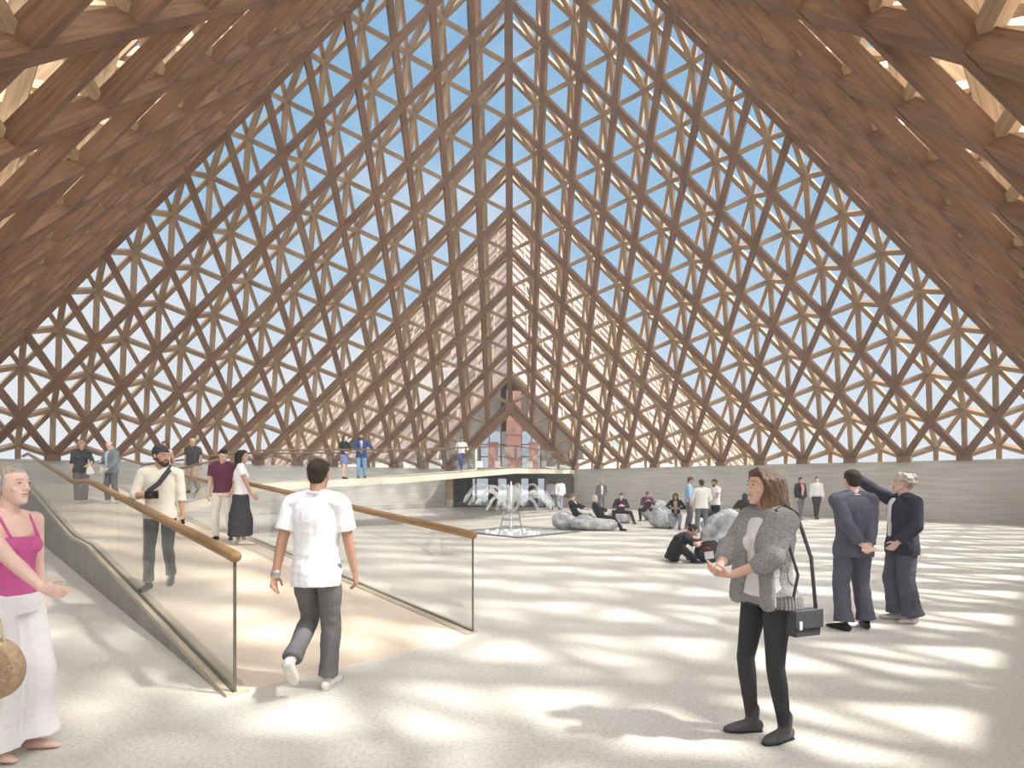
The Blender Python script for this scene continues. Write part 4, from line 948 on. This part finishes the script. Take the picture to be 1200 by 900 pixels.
p = Fig('grey haired man in a charcoal polo shirt and khaki trousers on the footbridge', (x, y, z_), 1.72, -2, voxel=FV, build=1.05, feet=WALK(.12), hands=[((-.27, -.02, .84), (-.3, 1, 0)), ((.28, .02, .84), (.3, 1, 0))], head=(0, 4)).setskin('tan')
p.shirt(CHAR, hem=.88, sleeve=.7, inf=.022, collar=CHAR, belly=.03); p.trousers(TAN, straight=.022); p.shoes(BLKL); p.hair(HAIR['pale'], 'short'); p.face(brow=(.4, .35, .3))
# 13-15 on the bridge
x, y = -6.35, 20.6
p = Fig('woman in a black cardigan and short blue skirt on the footbridge', (x, y, bzz(x, y)), 1.66, 60, 'f', voxel=FV, feet=[((-.06, -.02, 0), 8), ((.06, .05, 0), 8)], hands=[((-.16, -.22, 1.05), (-.9, .7, 0)), ((.15, -.22, 1.08), (.9, .7, 0))], head=(10, 0)).setskin('pink')
p.shirt(BLK, hem=.96, sleeve=1.9, inf=.016, name='cardigan')
mb = MB(); qs = [(1.0, .145, .11), (.9, .18, .13), (.75, .185, .14), (.60, .19, .14)]; mb.tube([V((0, 0, z)) for z, a, b in qs][::-1], [a for z, a, b in qs][::-1], 18, ry=[b for z, a, b in qs][::-1], side=(1, 0, 0), cap=False); p.emit(mb, 'skirt', cloth('blue print', (.20, .26, .52), .35), disp=.01)
p.shoes(BLKL); p.hair(HAIR['brown'], 'bob'); p.face()
x, y = -5.75, 20.75
p = Fig('man in a navy jacket and light blue jeans on the footbridge', (x, y, bzz(x, y)), 1.70, 12, voxel=FV, build=1.02, feet=[((-.11, -.04, 0), 10), ((.13, .02, 0), 12)], hands=[((-.09, -.21, 1.07), (-1, .4, -.3)), ((.50, -.14, 1.04), (.6, 1, -.3), (.9, -.1, -.3))], head=(-10, 0)).setskin('tan')
jacket(p, cloth('navy jacket', (.035, .065, .19)), shirt=WHT, tie=BLK); p.trousers(cloth('light blue jeans', (.20, .42, .62), .2), straight=.006); p.shoes(BLKL); p.hair(HAIR['black'], 'short'); p.face(beard=HAIR['black'])
x, y = -2.25, 24.2
p = Fig('man in a white shirt and dark blue jeans leaning with crossed legs on the footbridge', (x, y, bzz(x, y)), 1.52, 0, voxel=FV, feet=[((.0, -.02, 0), 8), ((-.02, -.14, 0), 8)], hands=[((-.22, -.02, .98), (-.8, 1, 0)), ((.24, .0, .98), (.8, 1, 0))], head=(0, 4)).setskin('brown')
p.shirt(WHT, hem=.94, sleeve=1.4, inf=.018, collar=WHT); p.trousers(DENIM); p.shoes(TAN); p.hair(HAIR['black'], 'short'); p.face(glasses=True)

# 16-18 by the portal and the right wall
p = Fig('man in a lilac shirt walking away beside the dark portal panel', (2.38, 33.4, 0), 1.82, 172, voxel=.014, feet=WALK(.10), hands=[((-.26, -.06, .86), (-.3, 1, 0)), ((.26, .06, .86), (.3, 1, 0))])
p.setskin('tan'); p.shirt(cloth('lilac shirt', (.58, .56, .66), .04), sleeve=1.9, inf=.018); p.trousers(GREY); p.shoes(BLKL); p.hair(HAIR['dark'], 'short')
p = Fig('man in a loose white shirt and pale jeans walking away beside the dark portal panel', (2.88, 32.6, 0), 1.86, 188, voxel=.014, build=1.05, feet=WALK(.13), hands=[((-.30, -.06, .90), (-.5, 1, 0)), ((.28, .06, .88), (.5, 1, 0))])
p.setskin('tan'); p.shirt(WHT, sleeve=1.85, inf=.032, hem=.84); p.trousers(cloth('pale jeans', (.45, .50, .60)), straight=.01); p.shoes(BLKL); p.hair(HAIR['dark'], 'short')
p = Fig('bald man in a grey suit with an open white shirt standing by the right wall', (4.80, 29.2, 0), 1.80, 6, voxel=.014, build=1.04, feet=[((-.11, -.02, 0), 10), ((.11, .02, 0), 14)], hands=[((-.27, -.04, .86), (-.3, 1, 0)), ((.18, -.08, .95), (.8, 1, 0))]).setskin('tan')
jacket(p, cloth('mid grey suit', (.13, .135, .15)), shirt=WHT, opening=.065); p.trousers(cloth('mid grey suit', (.13, .135, .15)), straight=.014); p.shoes(BLKL); p.hair(HAIR['brown'], 'balding'); p.face()
p = Fig('woman in a black jacket over a pink blouse strolling by the right wall', (13.05, 24.6, 0), 1.90, 8, 'f', voxel=.013, feet=[((-.05, -.10, 0), 8), ((.05, .08, 0), 8)], hands=[((-.20, -.04, .90), (-.8, 1, 0)), ((.22, -.04, .90), (.8, 1, 0))], head=(30, 4)).setskin('fair')
jacket(p, BLK, hem=.86, shirt=cloth('pink blouse', (.72, .36, .32)), opening=.075); p.trousers(GREY, inf=.006); p.shoes(mat('mauve shoe', (.3, .22, .25), .6)); p.hair(HAIR['brown'], 'short'); p.face()
p = Fig('man in a white shirt and black trousers strolling by the right wall', (13.95, 24.9, 0), 1.92, -6, voxel=.013, feet=[((-.07, -.10, 0), 8), ((.05, .10, 0), 8)], hands=[((-.26, -.02, .86), (-.3, 1, 0)), ((.26, -.02, .86), (.3, 1, 0))], head=(-20, 6)).setskin('pink')
p.shirt(WHT, hem=.94, sleeve=1.9, inf=.018, collar=WHT); p.trousers(BLK); p.shoes(BLKL); p.hair(HAIR['brown'], 'thick'); p.face(); p.belt(BLKL)

# ------------------------------------------------------------------ bean bags
BAGM = mat('grey marbled bean bag fabric', (.42, .43, .45), .6, var=.5, scale=3.2, bump=.6, bscale=7)
def beanbag(label, x, y, rx, ry, h, yaw=0, dent=None, seed=1, lump=.08):
    me = bpy.data.meshes.new('bean_bag'); bm = bmesh.new(); bmesh.ops.create_icosphere(bm, subdivisions=5, radius=1)
    R = Matrix.Rotation(math.radians(yaw), 3, 'Z')
    for v in bm.verts:
        c = v.co.copy(); n1 = noise.noise(c * 1.6 + V((seed, 0, 0))); fold = abs(noise.noise(c * 3.2 + V((0, seed, 3)))) 
        r = 1 + lump * n1 * 1.6 - .11 * (1 - min(1, fold * 5)) ** 2
        c = c * r; z = c.z * .5 + .5; z = max(0.0, z) ; z = (z - .07) / .93 if z > .07 else 0
        w = 1 + .10 * (1 - z)
        q = V((c.x * rx * w, c.y * ry * w, z * h))
        if dent:
            for (dx, dy, rr, dz) in dent:
                d = math.hypot(q.x - dx, q.y - dy); 
                if d < rr: q.z = min(q.z, q.z * (1 - .8 * (1 - (d / rr) ** 2)) + dz * .8 * (1 - (d / rr) ** 2))
        v.co = R @ q
    bm.to_mesh(me); bm.free(); me.materials.append(BAGM); me.polygons.foreach_set('use_smooth', [True] * len(me.polygons))
    o = bpy.data.objects.new('bean_bag', me); COL.objects.link(o); o.location = (x, y, 0); o['label'] = label; o['category'] = 'bean bag'; o['group'] = 'grey bean bags on the hall floor'
    return o
beanbag('crumpled grey bean bag under the man reclining nearest the fountain', 2.08, 19.6, .64, .52, .68, 0, [(.28, -.05, .52, .36)], 1)
beanbag('crumpled grey bean bag under the white haired man in black', 2.92, 19.0, .80, .50, .62, 0, [(.28, 0, .62, .34)], 4)
beanbag('small grey bean bag under the person sitting with legs spread', 4.46, 22.5, .50, .48, .50, 0, [(0, -.1, .4, .36)], 7)
beanbag('grey bean bag behind the seated reader in a dark jumper', 6.35, 24.0, .62, .55, .95, 0, [(-.5, -.1, .5, .42)], 9)
beanbag('grey bean bag behind the woman seated beyond the crouching man', 5.55, 19.9, .50, .48, .86, 0, [(.4, -.1, .4, .42)], 12)
beanbag('big folded grey bean bag left of the cardigan woman', 5.05, 12.6, .62, .55, 1.02, 20, None, 15, lump=.13)
beanbag('low grey bean bag beside the three standing men', 6.95, 18.2, .6, .5, .50, 0, None, 21)
beanbag('grey bean bag under the seated person in a black hood', 8.7, 20.3, .6, .5, .48, 0, [(0, 0, .4, .36)], 25)

# seated and reclining people
def sit(label, x, y, yaw, pz, lean, bend, feet, hands, head, sk, h=1.75, **kw):
    return Fig(label, (x, y, 0), h, yaw, lean=lean, bend=bend, pz=pz, feet=feet, hands=hands, head=head, voxel=.013, **kw).setskin(sk)
lapf = lambda d=.55, w=.14, z=0: [((-w, -d, z), 12, (-.2, -.6, 1)), ((w, -d, z), 12, (.2, -.6, 1))]
p = sit('man with auburn hair in a black jacket reclining on the bean bag nearest the fountain', 2.35, 19.6, 62, .50, -36, -16, lapf(.60, .12), [((-.10, -.36, .72), (-.9, .2, -.5)), ((.10, -.36, .72), (.9, .2, -.5))], (0, 30), 'pink')
jacket(p, BLK, hem=.88, inf=.022, shirt=WHT); p.trousers(BLK); p.shoes(BLKL); p.hair(mat('hair auburn', (.25, .10, .05), .6), 'short'); p.face()
p = sit('white haired man in black reclining on the larger crumpled bean bag', 3.10, 18.95, 80, .48, -38, -18, lapf(.72, .10), [((-.15, -.22, .70), (-.9, .2, -.5)), ((.15, -.22, .70), (.9, .2, -.5))], (10, 20), 'pink')
p.shirt(BLK, hem=.86, sleeve=1.9, inf=.024, name='jumper'); p.trousers(BLK); p.shoes(BLKL); p.hair(HAIR['pale'], 'short'); p.face(brow=(.4, .38, .36))
p = sit('dark haired person in black sitting with legs spread on a small bean bag', 4.46, 22.4, 0, .47, 6, 18, [((-.32, -.42, 0), 20, (-.6, -.6, 1)), ((.46, -.50, 0), 20, (.6, -.6, 1))], [((-.08, -.26, .72), (-.9, .3, -.4)), ((.08, -.26, .72), (.9, .3, -.4))], (0, 16), 'pink')
p.shirt(cloth('black plum jumper', (.045, .03, .05)), hem=.88, sleeve=1.9, inf=.02, name='jumper'); p.trousers(BLK); p.shoes(BLKL); p.hair(HAIR['black'], 'thick'); p.face()
mb = MB(); mb.box((-.10, -.33, .70), (.10, -.33, .70), (0, 0, 1), .10, .03); held('notebook', 'pink notebook in the hands of the person with spread legs', 'notebook', p, mb, mat('pink cover', (.65, .15, .30), .5), smooth=False)
p = sit('person in a dark plum jumper sitting and reading against a bean bag', 5.92, 23.85, -8, .50, 8, 14, [((-.30, -.30, 0), 20, (-.5, -.7, 1)), ((.14, -.40, 0), 10, (.2, -.7, 1))], [((-.05, -.26, .86), (-.9, .3, -.4)), ((.10, -.24, .86), (.9, .3, -.4))], (0, 24), 'tan')
p.shirt(cloth('plum jumper', (.09, .04, .07)), hem=.88, sleeve=1.9, inf=.02, name='jumper'); p.trousers(BLK); p.shoes(BLKL); p.hair(HAIR['brown'], 'short'); p.face()
p = sit('woman with long brown hair in a black jacket seated behind the crouching man', 5.95, 19.75, -20, .50, 4, 10, lapf(.42, .14), [((-.14, -.28, .74), (-.9, .3, -.4)), ((.14, -.28, .74), (.9, .3, -.4))], (0, 14), 'tan', sex='f')
jacket(p, BLK, hem=.88, inf=.02, shirt=TAN, opening=.07); p.trousers(cloth('washed grey jeans', (.25, .28, .34))); p.shoes(BLKL); p.hair(HAIR['brown'], 'long'); p.face()
p = sit('person in a black hooded top seated on the far bean bag behind the cardigan woman', 8.7, 20.3, 160, .47, 0, 6, lapf(.5, .14), [((-.16, -.3, .74), (-.9, .3, -.4)), ((.16, -.3, .74), (.9, .3, -.4))], (0, 6), 'tan')
p.shirt(BLK, hem=.86, sleeve=1.9, inf=.028, name='hooded_top'); p.trousers(BLK); p.shoes(BLKL); p.hair(HAIR['black'], 'long')
# crouching man with his rucksack
p = Fig('dark haired man in black sitting on the floor leaning over a rucksack', (3.38, 11.45, 0), 1.75, 82, near=True, voxel=MV, lean=14, bend=44, pz=.13, build=1.05, feet=[((-.22, -.42, 0), 20, (-1, -.3, .8)), ((.20, -.40, 0), 20, (1, -.3, .8))],
        hands=[((-.14, -.56, .40), (-.9, .2, -.2)), ((.10, -.58, .45), (.9, .2, -.2))], head=(0, 22)).setskin('tan')
p.shirt(cloth('black tee', (.028, .028, .030), .1), hem=.86, sleeve=.75, inf=.026, disp=.018); p.trousers(BLK, straight=.012, disp=.018); p.shoes(BLKL); p.hair(HAIR['black'], 'bun'); p.face()
o = empty('rucksack', (4.12, 11.38, 0)); tag(o, 'open black rucksack with grey panel on the floor before the sitting man', 'rucksack')
mb = MB(); mb.ball((4.06, 11.30, .22), (.27, .20, .23), 20, 14); mb.ball((4.16, 11.32, .15), (.17, .19, .15), 14, 10); sm(mb.build('bag_body', cloth('black nylon', (.03, .032, .035), .1, .5, 9, .6), o, smooth=True), .015, 3, .04, FOLD2)
mb = MB(); mb.box((3.94, 11.115, .16), (4.12, 11.115, .19), (0, 0, 1), .03, .15); mb.build('front_panel', mat('light grey panel', (.50, .51, .52), .6), o)
mb = MB(); mb.ball((4.0, 11.12, .31), (.07, .03, .035), 12, 8); mb.build('red_lining', mat('dark red lining', (.25, .03, .06), .7), o, smooth=True)
mb = MB(); mb.tube([(3.88, 11.15, .40), (3.95, 11.10, .45), (4.15, 11.14, .46), (4.28, 11.2, .36)], .012, 8, ry=.02); mb.build('strap', BLKL, o, smooth=True)
# three men chatting
p = Fig('tall man in a light blue shirt looking down in the group of three', (6.28, 19.3, 0), 1.86, 75, voxel=.012, feet=[((-.10, -.02, 0), 10), ((.10, .06, 0), 10)], hands=[((-.24, -.04, .86), (-.3, 1, 0)), ((.24, -.04, .86), (.3, 1, 0))], head=(0, 22)).setskin('tan')
p.shirt(cloth('light blue shirt', (.30, .47, .68), .05), hem=.90, sleeve=1.3, inf=.02, collar=cloth('light blue shirt', (.30, .47, .68))); p.trousers(GREY); p.shoes(mat('red trainer', (.6, .15, .18), .5)); p.hair(HAIR['dark'], 'short'); p.face()
p = Fig('man in a long sleeved white shirt seen from behind in the group of three', (5.92, 16.95, 0), 1.74, 172, voxel=.012, feet=[((-.15, -.02, 0), 14), ((.15, .02, 0), 14)], hands=[((-.10, -.24, 1.10), (-.9, .5, -.4)), ((.10, -.24, 1.08), (.9, .5, -.4))], head=(10, 8)).setskin('tan')
p.shirt(cloth('off white shirt', (.74, .72, .69), .03), hem=.86, sleeve=1.9, inf=.022); p.trousers(GREY, straight=.012); p.shoes(mat('pale shoe', (.62, .58, .58), .5)); p.hair(HAIR['dark'], 'thick')
p = Fig('man in a white T shirt and black jeans in the group of three', (7.02, 18.75, 0), 1.77, -78, voxel=.012, feet=[((-.08, -.06, 0), 10), ((.09, .08, 0), 10)], hands=[((-.12, -.30, 1.10), (-.8, .5, -.4)), ((.14, -.32, 1.10), (.8, .6, -.5), (-.1, -.9, .2))], head=(0, 14)).setskin('tan')
p.shirt(WHT, hem=.88, sleeve=.55, inf=.02); p.trousers(BLK); p.shoes(mat('red trainer', (.6, .15, .18), .5)); p.hair(HAIR['black'], 'thick'); p.face(beard=HAIR['black'])
mb = MB(); c = p.wr[1] + p.hd[1] * .09; mb.tube([c + V((-.03, 0, -.05)), c + V((-.03, 0, .08))], [.032, .036], 14, cap=False); held('paper_cup', 'white paper cup in the hand of the man in the white T shirt', 'cup', p, mb, WHT)
mb = MB(); mb.ball((6.55, 18.5, .62), (.30, .14, .17), 14, 9); o = mb.build('shoulder_bag', BLKL, smooth=True); sm(o, .02, 3, .04, FOLD2)
tag(o, 'black shoulder bag slung between two of the three standing men', 'bag')
mb = MB(); mb.tube([(6.30, 18.5, .68), (6.55, 18.62, 1.0), (6.95, 18.78, 1.40)], .012, 8); mb.build('strap', BLKL, o, smooth=True)

# ------------------------------------------------------------------ dusty air in the hall
hz = bpy.data.materials.new('dusty air'); hz.use_nodes = True; t = hz.node_tree; t.nodes.clear()
o_ = t.nodes.new('ShaderNodeOutputMaterial'); vs = t.nodes.new('ShaderNodeVolumeScatter'); vs.inputs['Color'].default_value = (1, .98, .95, 1); vs.inputs['Density'].default_value = .0045; vs.inputs['Anisotropy'].default_value = .2
t.links.new(vs.outputs[0], o_.inputs['Volume'])
h = MB(); A = APEX - V((0, 0, .8)); q = [V((XC - HD + .9, YC, 2.6)), V((XC, YC - HD + .9, 2.6)), V((XC + HD - .9, YC, 2.6)), V((XC, YC + HD - .9, 2.6))]
b = [V((p.x, p.y, .03)) for p in q]
h.v = q + b + [A]; h.f = [(0, 1, 5, 4), (1, 2, 6, 5), (2, 3, 7, 6), (3, 0, 4, 7), (4, 5, 6, 7), (0, 8, 1), (1, 8, 2), (2, 8, 3), (3, 8, 0)]
h.f = [f[::-1] for f in h.f]; h.uv = [[(0, 0)] * len(f) for f in h.f]
tag(h.build('haze', hz), 'faint dusty haze filling the hall under the timber roof', 'haze', kind='structure')
